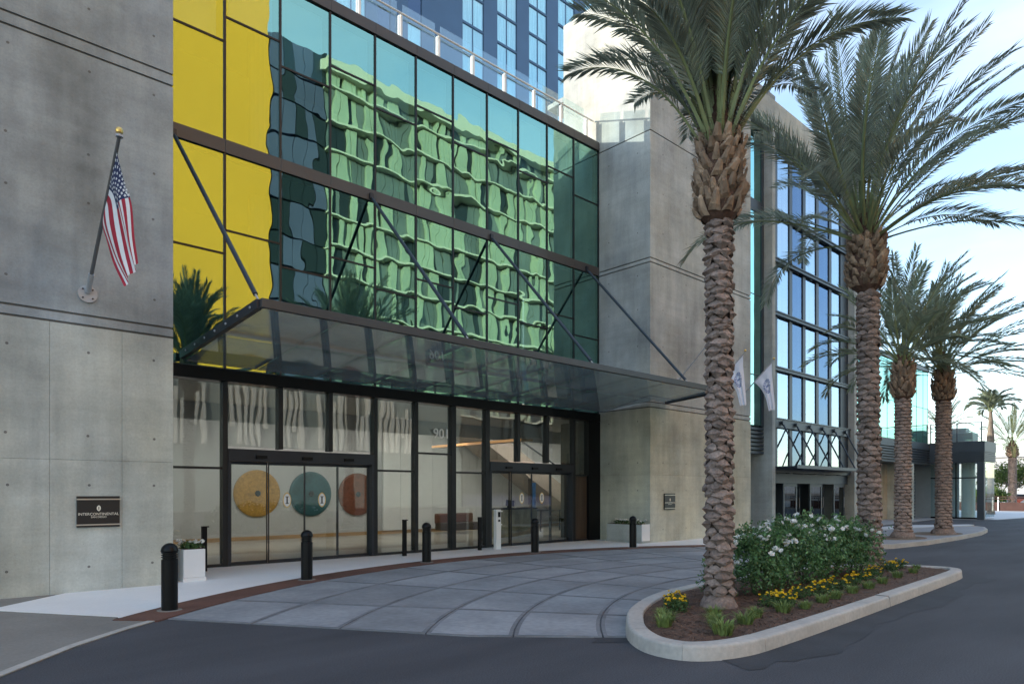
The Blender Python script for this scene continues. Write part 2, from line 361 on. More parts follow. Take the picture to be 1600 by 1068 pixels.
def part(name, mb, mats, parent=None, kind=None, label=None, bevel=0.0):
    me = mb.mesh(name, mats)
    o = put(name, me, parent, wloc(parent), kind, label)
    if bevel:
        b = o.modifiers.new('bevel', 'BEVEL'); b.width = bevel; b.segments = 2; b.limit_method = 'ANGLE'; b.angle_limit = math.radians(40)
    return o

def thing(name, label, cat, loc=(0, 0, 0), group=None, rz=0.0):
    o = bpy.data.objects.new(name, None); COL.objects.link(o); o.empty_display_size = 0.3
    o.location = loc; o.rotation_euler.z = rz
    o['label'] = label; o['category'] = cat
    if group: o['group'] = group
    return o

def tag(o, label, cat, group=None):
    o['label'] = label; o['category'] = cat
    if group: o['group'] = group
    return o

def struct(name, mb, mats, kind='structure', bevel=0.0):
    return part(name, mb, mats, None, kind, None, bevel)

def copy_tree(o, parent=None):
    c = o.copy(); COL.objects.link(c); c.parent = parent
    for ch in list(o.children): copy_tree(ch, c)
    return c

def B(*a, **k): return MB().box(*a, **k)

def text_obj(name, s, size, parent, mat_, loc, rot, extrude=0.004, align='CENTER'):
    cu = bpy.data.curves.new(name, 'FONT'); cu.body = s; cu.size = size; cu.extrude = extrude
    cu.align_x = align; cu.align_y = 'CENTER'; cu.resolution_u = 3
    cu.materials.append(mat_)
    tmp = bpy.data.objects.new(name, cu); COL.objects.link(tmp)
    dg = bpy.context.evaluated_depsgraph_get()
    me = bpy.data.meshes.new_from_object(tmp.evaluated_get(dg)); me.name = name
    bpy.data.objects.remove(tmp)
    o = put(name, me, parent, Vector(loc) + wloc(parent)); o.rotation_euler = rot
    return o
FRONT = (PI / 2, 0, 0)         # lettering that faces -Y

# ------------------------------------------------------------------ ground
CX, CY = 11.5, -0.5                                    # centre of the curved drop-off
def pol(r, deg): a = math.radians(deg); return (CX + r * math.sin(a), CY + r * math.cos(a))

struct('ground', MB().prism([(-900, -900), (1500, -900), (1500, 900), (-900, 900)], -0.30, -0.06), M['dirt'])
struct('road', MB().prism([(-60, -26.5), (64, -26.5), (64, 11.0), (48.2, 11.6), (40, 15.0), (-60, 15.0)], -0.2, 0.0), M['asphalt'])
struct('pavement', MB().prism([(-60, -28.5), (110, -28.5), (110, -26.5), (-60, -26.5)], -0.2, 0.12), M['sidewalk'])

# left sidewalk with a pale gutter strip along the road
sw = MB()
edge = [(-6, -4.0), (-2.2, 2.6), (0.0, 6.2), (0.78, 7.55), (1.53, 8.49), (2.17, 9.12), (2.62, 9.50)]
sw.prism([(-30, -4.0)] + edge + [pol(13.96, -42.0), (2.29, 10.11), (1.2, 11.70), (1.15, 11.96), (2.22, 13.2), (-30, 13.2)], -0.1, 0.010)
struct('sidewalk', sw, M['sidewalk'])
gt = MB()
for a, b in zip(edge, edge[1:]):
    d = (Vector(b) - Vector(a)).normalized(); nrm = Vector((-d.y, d.x)) * 0.10
    gt.face([(a[0], a[1], 0.018), (b[0], b[1], 0.018), (b[0] + nrm.x, b[1] + nrm.y, 0.018), (a[0] + nrm.x, a[1] + nrm.y, 0.018)])
    gt.face([(a[0], a[1], 0.0), (b[0], b[1], 0.0), (b[0], b[1], 0.018), (a[0], a[1], 0.018)])
struct('gutter_strip', gt, M['kerb'])

# white walkway in front of the doors: big pale slabs with fine joints
wk = MB()
wk.prism([(2.29, 10.11), (1.2, 11.70), (1.15, 11.96), (2.2, 13.0), (2.2, 15.6), (30, 15.6), (30, 13.2), pol(13.95, 46)] + [pol(13.95, a) for a in range(45, -42, -3)], -0.1, 0.010)
struct('walkway_bed', wk, M['joint'])
walk = bpy.data.objects.new('walkway', None); COL.objects.link(walk); walk['kind'] = 'structure'
def clip(poly, p, n):
    """keep the part of a polygon on the side of line (p) to which n points"""
    out = []
    for i in range(len(poly)):
        a, b = Vector(poly[i]), Vector(poly[(i + 1) % len(poly)])
        da, db = (a - Vector(p)).dot(n), (b - Vector(p)).dot(n)
        if da >= 0: out.append(tuple(a))
        if da * db < 0: out.append(tuple(a + (b - a) * (da / (da - db))))
    return out
outer = [(2.29, 10.11), (1.2, 11.70), (1.15, 11.96), (2.2, 13.0), (2.2, 15.6), (24.6, 15.6), (24.6, 11.0)]
for k in range(11):
    a0, a1 = -44 + k * 8.4, -44 + (k + 1) * 8.4
    inner = [pol(13.955, a0 + (a1 - a0) * j / 4) for j in range(5)]
    far = [pol(21, a1), pol(21, a0)]
    pg = inner[::1] + far
    for p, n in (((0, 15.22), Vector((0, -1))), ((1.2, 11.7), (Vector((0.84, 0.56)))), ((1.15, 11.96), Vector((0.71, -0.70))), ((24.5, 0), Vector((-1, 0)))):
        pg = clip(pg, p, n)
        if len(pg) < 3: break
    if len(pg) >= 3:
        c = sum((Vector(q) for q in pg), Vector((0, 0))) / len(pg)
        pg = [tuple(Vector(q) + (c - Vector(q)).normalized() * 0.003) for q in pg]
        part('walkway_slab', MB().prism(pg[::-1], 0.0, 0.018), M['white_paving'], walk)

# rust-coloured band under the bollards
band = bpy.data.objects.new('paving_band', None); COL.objects.link(band); band['kind'] = 'structure'
for k in range(30):
    a0, a1 = -42 + k * 3.0, -42 + (k + 1) * 3.0 - 0.02
    pg = [pol(13.34, a0), pol(13.34, (a0 + a1) / 2), pol(13.34, a1), pol(13.945, a1), pol(13.945, (a0 + a1) / 2), pol(13.945, a0)]
    part('band_paver', MB().prism(pg[::-1], -0.02, 0.020), M['rust_band'], band)

# curved driveway of large slabs
PA, PB = Vector((2.76, 9.43)), Vector((5.94, 4.45))
nl = Vector(((PB - PA).y, -(PB - PA).x)).normalized(); nl = -nl if nl.x < 0 else nl
PA2, PB2 = Vector((19.6, 10.4)), Vector((14.7, 5.3)); nr = Vector((-(PB2 - PA2).y * -1, (PB2 - PA2).x * -1)).normalized(); nr = -nr if nr.x > 0 else nr
base = [pol(13.33, a) for a in range(-44, 46, 4)] + [pol(5.2, a) for a in range(45, -46, -6)]
LOW = (Vector((0, 4.3)), Vector((0, 1)))
for p, n in ((PA, nl), (PA2, nr), LOW): base = clip(base, p, n)
struct('driveway_bed', MB().prism(base[::-1], -0.1, 0.004), M['joint'])
drive = bpy.data.objects.new('driveway', None); COL.objects.link(drive); drive['kind'] = 'structure'
radii = [13.32, 12.08, 10.88, 9.80, 8.78, 7.76, 6.74, 5.7]
for j in range(len(radii) - 1):
    ro, ri = radii[j] - 0.011, radii[j + 1] + 0.011
    for k in range(9):
        a0 = -45.2 + 10.4 * k; a1 = a0 + 10.4
        g = 0.011 / ((ro + ri) / 2) * 180 / PI
        a0 += g; a1 -= g
        pg = [pol(ri, a0 + (a1 - a0) * i / 4) for i in range(5)] + [pol(ro, a1 - (a1 - a0) * i / 4) for i in range(5)]
        for p, n in ((PA, nl), (PA2, nr), LOW):
            pg = clip(pg, p, n)
            if len(pg) < 3: break
        if len(pg) < 3: continue
        top = 0.014 + random.uniform(-.001, .001)
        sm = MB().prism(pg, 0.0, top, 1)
        e = .045; ge = e / ((ro + ri) / 2) * 180 / PI
        ig = [pol(ri + e, a0 + ge + (a1 - a0 - 2 * ge) * i / 4) for i in range(5)] + [pol(ro - e, a1 - ge - (a1 - a0 - 2 * ge) * i / 4) for i in range(5)]
        for p, n in ((PA + nl * e, nl), (PA2, nr), LOW):
            ig = clip(ig, p, n)
            if len(ig) < 3: break
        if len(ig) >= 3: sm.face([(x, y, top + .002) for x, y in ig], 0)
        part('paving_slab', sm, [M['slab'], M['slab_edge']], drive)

# pavement and second island to the right
struct('plaza', MB().prism([(21.6, 9.6), (24, 10.6), (33, 11.9), (37.0, 12.4), (47.3, 12.9), (47.3, 16.5), (24.64, 16.5), (24.64, 13.0), (21.6, 11.4)], -0.1, 0.03), M['plaza'])
isl = [(20.0, 8.4), (20.6, 7.6), (21.6, 7.05), (23.9, 6.82), (27.2, 6.8), (30.7, 6.95), (33.2, 7.3), (35.2, 7.85), (35.9, 8.3), (35.6, 8.8), (33.0, 9.6), (28, 10.4), (23, 10.0)]
struct('island_pavement', MB().prism([(x + (27 - x) * 0.02, y + (8.5 - y) * 0.06) for x, y in isl], -0.1, 0.120), M['plaza'])
kb = MB()
n_ = len(isl)
for i in range(n_):
    a, b = isl[i], isl[(i + 1) % n_]
    ai, bi = [(x + (27 - x) * 0.02, y + (8.5 - y) * 0.06) for x, y in (a, b)]
    kb.face([(a[0], a[1], 0), (b[0], b[1], 0), (b[0], b[1], .13), (a[0], a[1], .13)])
    kb.face([(a[0], a[1], .13), (b[0], b[1], .13), (bi[0], bi[1], .13), (ai[0], ai[1], .13)])
    kb.face([(ai[0], ai[1], .13), (bi[0], bi[1], .13), (bi[0], bi[1], .05), (ai[0], ai[1], .05)])
struct('island_kerb', kb, M['kerb'])
struct('light_pavement', MB().prism([(28.5, 10.7), (39.3, 9.2), (39.6, 9.5), (36.5, 11.4), (30.5, 11.8)], -0.1, 0.045), M['light_paving'])
for k, (x, y, r) in enumerate(((24.9, 7.95, 1.0), (28.5, 7.85, 1.05))):
    struct('tree_pit', MB().prism([(x + r * math.cos(t * PI / 8) * 1.25, y + 0.75 * r * math.sin(t * PI / 8)) for t in range(16)], 0.0, 0.126), M['dirt'])
struct('far_driveway', MB().prism([(48.6, 10.2), (62, 9.0), (78, 8.0), (92, 4), (92, 30), (52, 30), (48.6, 14)], -0.1, 0.02), M['light_paving'])
struct('parking_lot', MB().prism([(72, -30), (240, -30), (240, 60), (72, 60)], -0.2, 0.015), M['sidewalk'])

# ------------------------------------------------------------------ left concrete wall
def tie_holes(pts, parent, face='y', pos=0.0):
    mb = MB()
    for a, z in pts:
        n = 10; ring = []; r = 0.022
        for k in range(n):
            t = 2 * PI * k / n
            ring.append((a + r * math.cos(t), pos - 0.0015, z + r * math.sin(t)) if face == 'y' else (pos - 0.0015, a - r * math.cos(t), z + r * math.sin(t)))
        mb.face(ring)
    return part('tie_hole', mb, M['concrete_dark'], parent, 'stuff')

ZL = [(0.0, 2.17), (2.173, 4.365), (4.40, 4.53), (4.565, 8.83), (8.865, 9.03), (9.065, 14.0)]
wall = thing('concrete_wall', 'tall grey concrete wall at the left with flag and hotel plaque', 'wall', (3.8, 13.4, 0))
part('core', B(-40, 3.79, 13.03, 26, -0.05, 13.97), M['concrete_dark'], wall)
for (z0, z1) in ZL:
    xs = [3.81, 3.0, 1.97, 0.94, -0.09, -1.12, -2.15, -40] if z1 < 4.38 else [3.81, 1.2 if z1 - z0 > 1 else -3, -40]
    for xa, xb in zip(xs, xs[1:]):
        part('concrete_panel', B(xb + .0015, xa - (.0015 if xa < 3.8 else 0), 13.0, 26.02, z0, z1), M['concrete_warm'] if z1 < 4.38 else M['concrete'], wall, bevel=0.004)
holes = []
for x in (3.49, 2.50, 1.42, 0.4):
    for z in (0.42, 1.76, 2.57, 3.94): holes.append((x + random.uniform(-.02, .02), z))
    for z in (5.0, 6.4, 7.2, 8.57, 9.6, 10.6): holes.append((x + random.uniform(-.02, .02), z))
tie_holes(holes, wall, 'y', 13.0)

# ------------------------------------------------------------------ right concrete pillar block
pil = thing('concrete_pillar_block', 'broad pale concrete block between the entrance and the wing, sunlit at its top', 'building', (18.15, 13.1, 0))
part('core', B(18.18, 24.60, 13.13, 16.85, -0.05, 18.45), M['concrete_dark'], pil)
ZP = [(0.0, 2.2), (2.203, 4.365), (4.40, 4.53), (4.565, 9.03), (9.065, 9.17), (9.205, 13.27), (13.305, 18.5)]
for (z0, z1) in ZP:
    part('concrete_panel', B(18.15, 24.64, 13.1, 16.9, z0, z1), M['concrete_sand'] if z1 < 4.5 else M['concrete_pale'], pil, bevel=0.006)
part('rear_wall', B(18.2, 24.64, 16.91, 29.0, 4.3, 13.4), M['concrete'], pil)
part('capital_return', B(20.5, 26.85, 13.2, 20.0, 17.61, 17.8), M['concrete'], pil)
h2 = [(x, z) for x in (18.85, 20.2, 21.55, 22.9, 24.2) for z in (0.42, 1.7, 2.6, 3.95, 5.2, 6.4, 7.6, 8.7, 10.1, 11.4, 12.7, 14.2, 15.6)]
tie_holes(h2, pil, 'y', 13.1)
tie_holes([(y, z) for y in (13.6, 14.8) for z in (0.42, 1.7, 2.6, 3.95, 5.2, 6.4, 7.6, 8.7, 10.1, 11.4, 12.7)], pil, 'x', 18.15)

# ------------------------------------------------------------------ main glass front
GY = 15.25
MX = [4.26 + 1.26 * i for i in range(12)]      # mullion centres; last is 18.12
fac = thing('glass_facade', 'tall green and yellow reflecting glass front over the canopy and lobby doors', 'building', (11.2, GY, 0))
def pane(name, x0, x1, z0, z1, y, m, parent, th=0.02, label=None):
    return part(name, B(x0, x1, y, y + th, z0, z1, 1, front=(2, 0)), [m, M['glass_back']], parent, label=label)
cols = [(3.84, MX[0])] + list(zip(MX, MX[1:]))
hw = 0.024
for i, (xa, xb) in enumerate(cols):
    even = (i % 2 == 1)                        # column 0 is the sliver beside the wall
    zt, zb = (11.5, 6.86) if even else (12.05, 7.38)
    xa_, xb_ = xa + hw, xb - hw
    for za, zc in ((zt + .02, 13.34), (9.36, zt - .02), (zb + .02, 9.04), (4.36, zb - .02)):
        pane('glass_pane', xa_, xb_, za, zc, GY, M['glass_front'], fac)
    for zz in (zt, zb): part('transom', B(xa_, xb_, GY - .02, GY + .08, zz - .02, zz + .02), M['mullion'], fac)
    part('roller_blind', B(xa_ + .10, xb_ - .10, GY + .16, GY + .175, zt + .09, 13.22), M['blind'], fac)
for x in MX:
    part('mullion', B(x - hw, x + hw, GY - .03, GY + .12, 4.33, 9.05).box(x - hw, x + hw, GY - .03, GY + .12, 9.35, 13.35), M['mullion'], fac)
for xa, xb in [(3.84, MX[0])] + list(zip(MX, MX[1:])):
    part('spandrel_panel', B(xa + .002, xb - .002, GY - .05, GY + .25, 9.055, 9.345), M['bronze'], fac, bevel=0.006)
    part('fascia_panel', B(xa + .002, xb - .002, GY - .06, GY + .5, 13.355, 13.64), M['bronze'], fac, bevel=0.006)
part('lobby_beam', B(3.84, 18.13, GY - .10, GY + .35, 4.06, 4.325), M['black'], fac, bevel=0.01)
# rooms behind the upper glass
part('upper_room', B(3.84, 18.10, 19.0, 19.1, 4.3, 13.3).box(3.84, 18.1, GY + .36, 19, 4.25, 4.33).box(3.84, 18.1, GY + .3, 19, 9.05, 9.33), M['room'], fac)
part('roof', B(3.84, 18.10, GY + .5, 54, 13.2, 13.5), M['sidewalk'], fac)
for x in (7.0, 10.8, 14.6):
    part('room_column', MB().tube((x, 17.0, 4.33), (x, 17.0, 13.2), .25, n=14), M['room'], fac)

# storefront
sf = thing('lobby_storefront', 'dark framed glass lobby front with two sliding doors under the canopy', 'shopfront', (11.2, GY, 0))
SZ = 4.055
for a, b in ((3.84, 5.50), (9.33, 13.10), (16.9, 18.1)): part('sill', B(a, b, GY - .03, GY + .1, 0.0, .08), M['mullion'], sf)
mw = 0.055
for i, x in enumerate(MX):
    low = 0.0
    if i in (2, 3): low = 2.63
    if i in (8, 9): low = 2.57
    w = mw * (1.5 if i in (6, 7) else 1)
    part('mullion', B(x - w, x + w, GY - .05, GY + .15, low, SZ), M['mullion'], sf, bevel=0.004)
part('end_column', B(17.55, 18.14, GY - .08, GY + .4, 0, SZ), M['black'], sf)
bays = {0: [(0, 2.17), (2.17, SZ)], 1: [(2.63, SZ)], 2: [(2.63, SZ)], 3: [(2.63, SZ)], 4: [(0, 2.2), (2.2, SZ)], 5: [(0, 2.70), (2.70, SZ)],
        6: [(0, 2.2), (2.2, SZ)], 7: [(2.57, SZ)], 8: [(2.57, SZ)], 9: [(2.57, SZ)], 10: [(2.2, SZ)]}
for i, rows in bays.items():
    xa, xb = MX[i] + mw, MX[i + 1] - mw
    if i == 10: xb = 17.55
    if i == 0: xa = 3.84
    for z0, z1 in rows:
        pane('glass_pane', xa, xb, max(z0, .08) + (.025 if z0 > 0 else 0), z1 - .025, GY + .03, M['glass_store'], sf)
        if z0 > 0 and i in (0, 4, 5, 6, 10): part('transom', B(xa, xb, GY - .02, GY + .1, z0 - .025, z0 + .025), M['mullion'], sf)
part('wood_panel', B(16.92, 17.55, GY + .02, GY + .06, .08, 2.17), M['wood_dark'], sf)
part('wood_panel', B(16.92, 17.55, GY + .35, GY + .39, 2.22, 2.95), M['wood_dark'], sf)

def emblem(x, z, y, parent, s=1.0):
    """little pointed-oval I emblem"""
    def oval(sx, sz, yy):
        pts = []
        for k in range(20):
            t = 2 * PI * k / 20
            c, q = math.cos(t), math.sin(t)
            pts.append((x + sx * math.copysign(abs(c) ** 1.25, c), yy, z + sz * math.copysign(abs(q) ** 0.9, q)))
        return pts
    mb = MB()
    mb.face(oval(.085 * s, .15 * s, y - .003), 0); mb.face(oval(.070 * s, .128 * s, y - .005), 1)
    for (x0, x1, z0, z1) in ((-.014, .014, -.07, .07), (-.034, .034, .058, .072), (-.034, .034, -.072, -.058)):
        x0, x1, z0, z1 = x0 * s, x1 * s, z0 * s, z1 * s
        mb.face([(x + x0, y - .007, z + z0), (x + x1, y - .007, z + z0), (x + x1, y - .007, z + z1), (x + x0, y - .007, z + z1)], 2)
    return part('emblem', mb, [M['brass'], M['white'], M['sign_black']], parent)

def sliding_door(x0, x1, ztop, label):
    d = part('sliding_door', B(x0, x1, GY - .07, GY + .22, ztop - .27, ztop).box(x0, x0 + .07, GY - .06, GY + .2, 0.02, ztop - .27).box(x1 - .07, x1, GY - .06, GY + .2, 0.02, ztop - .27), M['dark_metal'], sf, label=label)
    n = 4; w = (x1 - x0 - .14) / n
    for k in range(n):
        a = x0 + .07 + k * w; y = GY + (.12 if k in (0, 3) else .05)
        part('door_leaf', B(a + .012, a + w - .012, y, y + .02, .05, ztop - .30, 1, front=(2, 0)), [M['glass_store'], M['glass_back']], d)
        part('leaf_frame', B(a, a + .012, y - .01, y + .04, .03, ztop - .28).box(a + w - .012, a + w, y - .01, y + .04, .03, ztop - .28)
             .box(a, a + w, y - .012, y + .042, .02, .09).box(a, a + w, y - .012, y + .042, ztop - .335, ztop - .275), M['dark_metal'], d)
        if k in (1, 2):
            emblem(a + w * .5, 1.46, y, d, 1.2)
    for k in (.2, .5, .8):
        xx = x0 + (x1 - x0) * k
        part('door_sensor', B(xx - .12, xx + .12, GY - .12, GY - .072, ztop - .20, ztop - .13), M['black'], d)
    return d
sliding_door(MX[1] + mw, MX[4] - mw, 2.60, 'wide sliding door with coloured discs behind')
sliding_door(MX[7] + mw * 1.4, MX[10] - mw, 2.545, 'sliding door with the reception desk behind')
num = thing('house_number', 'pale number 901 fixed to the dark glass right of the wide door', 'number sign', (11.45, GY - .02, 3.18))
text_obj('numerals', '901', 0.38, num, M['white_metal'], (11.40, GY - .03, 3.25), FRONT, .012)

# lobby interior
struct('lobby_floor', B(3.84, 18.1, GY + .16, 16.95, -.05, 0.012).box(3.84, 26.2, 16.95, 23.2, -.05, .012), M['lobby_floor'])
lw_ = MB().box(3.0, 26.2, 23.0, 23.15, 0, 4.2).box(3.75, 3.84, GY + .4, 23, 0, 4.2)
struct('lobby_wall', lw_, M['lobby_wall'])
struct('lobby_side_wall', B(18.10, 18.14, GY + .45, 16.99, 0, 4.2).box(18.14, 26.2, 16.95, 16.99, 0, 4.2), M['wood_dark'])
struct('lobby_ceiling', B(3.84, 18.1, GY + .36, 16.98, 4.10, 4.2).box(3.84, 26.2, 16.99, 23, 4.10, 4.2), M['lobby_wall'])
struct('lobby_end_wall', B(26.2, 26.3, 17, 23.1, 0, 4.2), M['lobby_wall'])
struct('skirting', B(3.84, 26.1, 22.95, 22.998, .012, .14), M['wood'])
for (x, z, m, lab) in ((9.40, 1.60, 'disc_ochre', 'round ochre lacquered wall disc, left of the three in the lobby'),
                       (11.35, 1.58, 'disc_teal', 'round dark teal wall disc, middle of the three in the lobby'),
                       (13.25, 1.56, 'disc_rust', 'round rust red wall disc, right of the three in the lobby')):
    t = thing('wall_disc', lab, 'wall art', (x, 22.95, z), 'lacquered discs on the lobby wall')
    mb = MB(); n = 40; prof = [(0.80, 0.0), (0.80, .05), (.74, .075), (.2, .085), (.1, .09)]
    i0 = 0
    for r, h in prof:
        for k in range(n):
            a = 2 * PI * k / n; mb.v.append((x + r * math.cos(a), 22.99 - h, z + r * math.sin(a)))
    for j in range(len(prof) - 1):
        for k in range(n):
            mb.f.append((j * n + k, j * n + (k + 1) % n, (j + 1) * n + (k + 1) % n, (j + 1) * n + k)); mb.m.append(0)
    mb.f.append(tuple((len(prof) - 1) * n + k for k in range(n))); mb.m.append(0)
    part('disc', mb, M[m], t)
    mb = MB().tube((x, 22.90, z), (x, 22.86, z), .11, .07, 7)
    part('boss', mb, M['dark_metal'], t)
# vertical paneling lines on the back wall
pn = thing('wall_panelling', 'pale vertical lobby wall panels behind the desk', 'panelling', (15.5, 22.9, 0))
for k in range(15):
    part('panel', B(14.35 + k * .78, 14.35 + k * .78 + .765, 22.90, 22.99, .15, 4.0), M['white'], pn)
st = thing('staircase', 'slanting pale stair seen through the right lobby door', 'stairs', (22.5, 21.5, 0))
stm = MB()
i0 = [(17.35, 3.95), (18.85, 3.95), (24.4, .90), (24.4, .08)]
for y in (20.6, 22.2): pass
stm.v = [(x, 21.0, z) for x, z in i0] + [(x, 22.5, z) for x, z in i0]
stm.f = [(0, 3, 2, 1), (4, 5, 6, 7), (0, 1, 5, 4), (1, 2, 6, 5), (2, 3, 7, 6), (3, 0, 4, 7)]; stm.m = [0] * 6
part('stair_flight', stm, M['stair'], st)
bal = MB().beam((19.4, 20.97, 4.05), (24.3, 20.97, 1.75), .04, .06)
part('handrail', bal, M['dark_metal'], st)
dk = thing('reception_desk', 'curved olive stone reception desk behind the right sliding door', 'desk', (17.2, 18.5, 0))
mb = MB(); n = 16
prof = []
for k in range(n + 1):
    a = PI * 0.5 + PI * k / n
    prof.append((16.55 + .45 * math.cos(a), 18.5 + .45 * math.sin(a)))
prof += [(17.95, 18.05), (18.05, 18.5), (17.95, 18.95)]
mb.prism(prof, .02, 1.02)
part('desk_body', mb, M['stone_desk'], dk, bevel=0.02)
part('desk_top', MB().prism([(x + (x - 17.3) * .02, y + (y - 18.5) * .03) for x, y in prof], 1.023, 1.06), M['black'], dk)
mon = thing('monitor', 'black computer monitor tilted on the reception desk', 'monitor', (17.1, 18.4, 1.06))
part('screen', MB().beam((16.75, 18.45, 1.26), (17.15, 18.45, 1.22), .03, .22), M['black'], mon)
part('stand', B(16.88, 17.0, 18.47, 18.55, 1.06, 1.2).box(16.76, 17.12, 18.4, 18.62, 1.061, 1.075), M['black'], mon)
bar = thing('console_table', 'thin dark metal console table right of the reception desk', 'table', (20.8, 20, 0))
part('table_top', B(20.0, 21.5, 19.9, 20.25, .86, .90), M['dark_metal'], bar)
for x, y in ((20.03, 19.93), (21.47, 19.93), (20.03, 20.22), (21.47, 20.22)):
    part('leg', B(x - .02, x + .02, y - .02, y + .02, .012, .86), M['dark_metal'], bar)
art = thing('blue_screen_panel', 'narrow bright blue upright panel behind the reception desk', 'wall panel', (22.3, 20.9, 0))
part('blue_panel', B(20.35, 20.62, 20.82, 20.89, .3, 2.05), M['blue_art'], art)
part('panel_frame', B(20.23, 20.345, 20.80, 20.89, .012, 2.2), M['wood_dark'], art)
sofa = thing('sofa', 'low brown leather lobby sofa left of the reception desk', 'sofa', (16.9, 21.2, 0))
part('seat', B(16.0, 17.8, 21.0, 21.8, .15, .45), M['wood_dark'], sofa, bevel=.04)
part('backrest', B(16.0, 17.8, 21.6, 21.85, .4, .8), mat('sofa_leather', (.16, .07, .045), .5), sofa, bevel=.05)
cl = thing('lobby_emitter', 'added unseen light strips behind a board that brighten the lobby', 'fill light', (11, 22, 4.0))  # added emitter, put in to brighten the lobby and kept out of view
part('strip_screen', B(3.85, 26.1, 19.40, 19.44, 3.62, 4.099), M['lobby_wall'], cl)  # added board that hides the strips from the camera
for k in range(8):
    part('light_strip', B(4.0 + k * 2.8, 6.6 + k * 2.8, 19.50, 19.75, 4.04, 4.07), M['lobby_fill'], cl)
cv = thing('cove_light', 'glowing orange wooden light strip under the lobby ceiling', 'light strip', (15.9, 19, 3.5))
part('wood_fascia', B(15.75, 16.3, 16.6, 21.6, 3.37, 3.44), M['wood'], cv)
part('light_strip', B(15.70, 15.748, 16.6, 21.6, 3.355, 3.44), M['cove'], cv)
bulk = thing('ceiling_bulkhead', 'grey dropped ceiling edge above the right lobby door', 'ceiling', (14, 19, 3.4))
part('panel', B(16.4, 18.05, 17.6, 17.72, 3.6, 4.09), M['room'], bulk)

# ------------------------------------------------------------------ canopy
can = thing('glass_canopy', 'wide steel framed glass canopy hung on rods over the entrance', 'canopy', (11.2, 13, 4.5))
Y0, Y1, Z0, Z1 = 11.1, 15.12, 4.78, 4.40       # outer and inner edge, glass falls towards the wall
XA, XB, XP = 4.60, 18.95, 18.10
def cz(y): return Z0 + (Z1 - Z0) * (y - Y0) / (Y1 - Y0)
gx = [XA + .06 + (XP - XA - .06) * k / 9 for k in range(10)]
for xa, xb in zip(gx, gx[1:]):
    for ya, yb in ((Y0 + .06, 13.06), (13.08, Y1)):
        mb = MB()
        top = [(xa + .006, ya, cz(ya)), (xb - .006, ya, cz(ya)), (xb - .006, yb, cz(yb)), (xa + .006, yb, cz(yb))]
        bot = [(x, y, z - .02) for x, y, z in top]
        mb.face(bot[::-1], 0); mb.face(top, 1)
        for i in range(4): mb.face([bot[i], bot[(i + 1) % 4], top[(i + 1) % 4], top[i]], 1)
        part('glass_panel', mb, [M['glass_canopy'], M['glass_back']], can)
mb = MB(); ya, yb = Y0 + .06, 13.06
top = [(XP + .006, ya, cz(ya)), (XB - .06, ya, cz(ya)), (XB - .06, yb, cz(yb)), (XP + .006, yb, cz(yb))]
bot = [(x, y, z - .02) for x, y, z in top]
mb.face(bot[::-1], 0); mb.face(top, 1)
for i in range(4): mb.face([bot[i], bot[(i + 1) % 4], top[(i + 1) % 4], top[i]], 1)
part('glass_panel', mb, [M['glass_canopy'], M['glass_back']], can)
part('edge_beam', MB().beam((XA, Y0, 4.77), (XB, Y0, 4.77), .10, .15), M['bronze'], can, bevel=.006)
part('side_beam', MB().beam((XA, Y0 + .052, 4.76), (XA, Y1, 4.50), .09, .17), M['dark_metal'], can, bevel=.006)
part('side_beam', MB().beam((XB, Y0 + .052, 4.76), (XB, 13.07, 4.62), .09, .17), M['dark_metal'], can, bevel=.006)
for x in gx[1:-1]:
    part('glazing_bar', MB().beam((x, Y0 + .06, cz(Y0) + .035), (x, Y1, cz(Y1) + .035), .04, .05), M['dark_metal'], can)
part('cross_bar', MB().beam((XA + .05, 13.07, cz(13.07) + .05), (XP, 13.07, cz(13.07) + .05), .05, .06), M['dark_metal'], can)
bolts = MB()
for k in range(7):
    y = Y0 + .3 + k * .55; z = 4.76 - (y - Y0) * .0647
    bolts.tube((XA - .05, y, z), (XA - .07, y, z), .022, n=6)
part('bolt', bolts, M['steel'], can, 'stuff')
for k, x in enumerate((4.62, 9.15, 13.2, 17.45)):
    wall_pt = Vector((x, GY - .06, 9.15)) if k else Vector((4.40, 15.0, 9.0))
    yo = 11.22
    end = Vector((x if k else 4.62, yo, cz(yo) + .06))
    d = (end - wall_pt).normalized()
    r = part('stay_rod', MB().tube(wall_pt + d * .15, end - d * .18, .042, n=10), M['blue_steel'], can)
    part('rod_fork', MB().tube(end - d * .18, end, .018, n=8).box(end.x - .02, end.x + .02, end.y - .05, end.y + .05, end.z - .08, end.z + .02), M['steel'], r)
    part('wall_lug', MB().tube(wall_pt, wall_pt + d * .15, .028, n=8).box(wall_pt.x - .05, wall_pt.x + .05, wall_pt.y - .05, wall_pt.y + .03, wall_pt.z - .06, wall_pt.z + .08), M['dark_metal'], r)

# ------------------------------------------------------------------ terrace railing
rail = thing('terrace_railing', 'glass terrace balustrade with white posts on top of the facade', 'railing', (11, GY + .3, 13.64))
RY = GY + .25
for k in range(12):
    x = 4.05 + 1.26 * k - .08
    p = part('post', B(x - .03, x + .03, RY - .006, RY + .10, 13.5, 14.46), M['white_metal'], rail, bevel=.004)
    part('post_clamp', B(x - .10, x - .07, RY - .05, RY + .03, 13.66, 14.40), M['white_metal'], p)
    if k < 11:
        part('glass_panel', B(x + .06, x + 1.26 - .13, RY + .03, RY + .045, 13.66, 14.78), M['glass_rail'], rail)
part('handrail', MB().tube((3.9, RY - .05, 14.46), (18.10, RY - .05, 14.46), .028, n=10), M['white_metal'], rail)

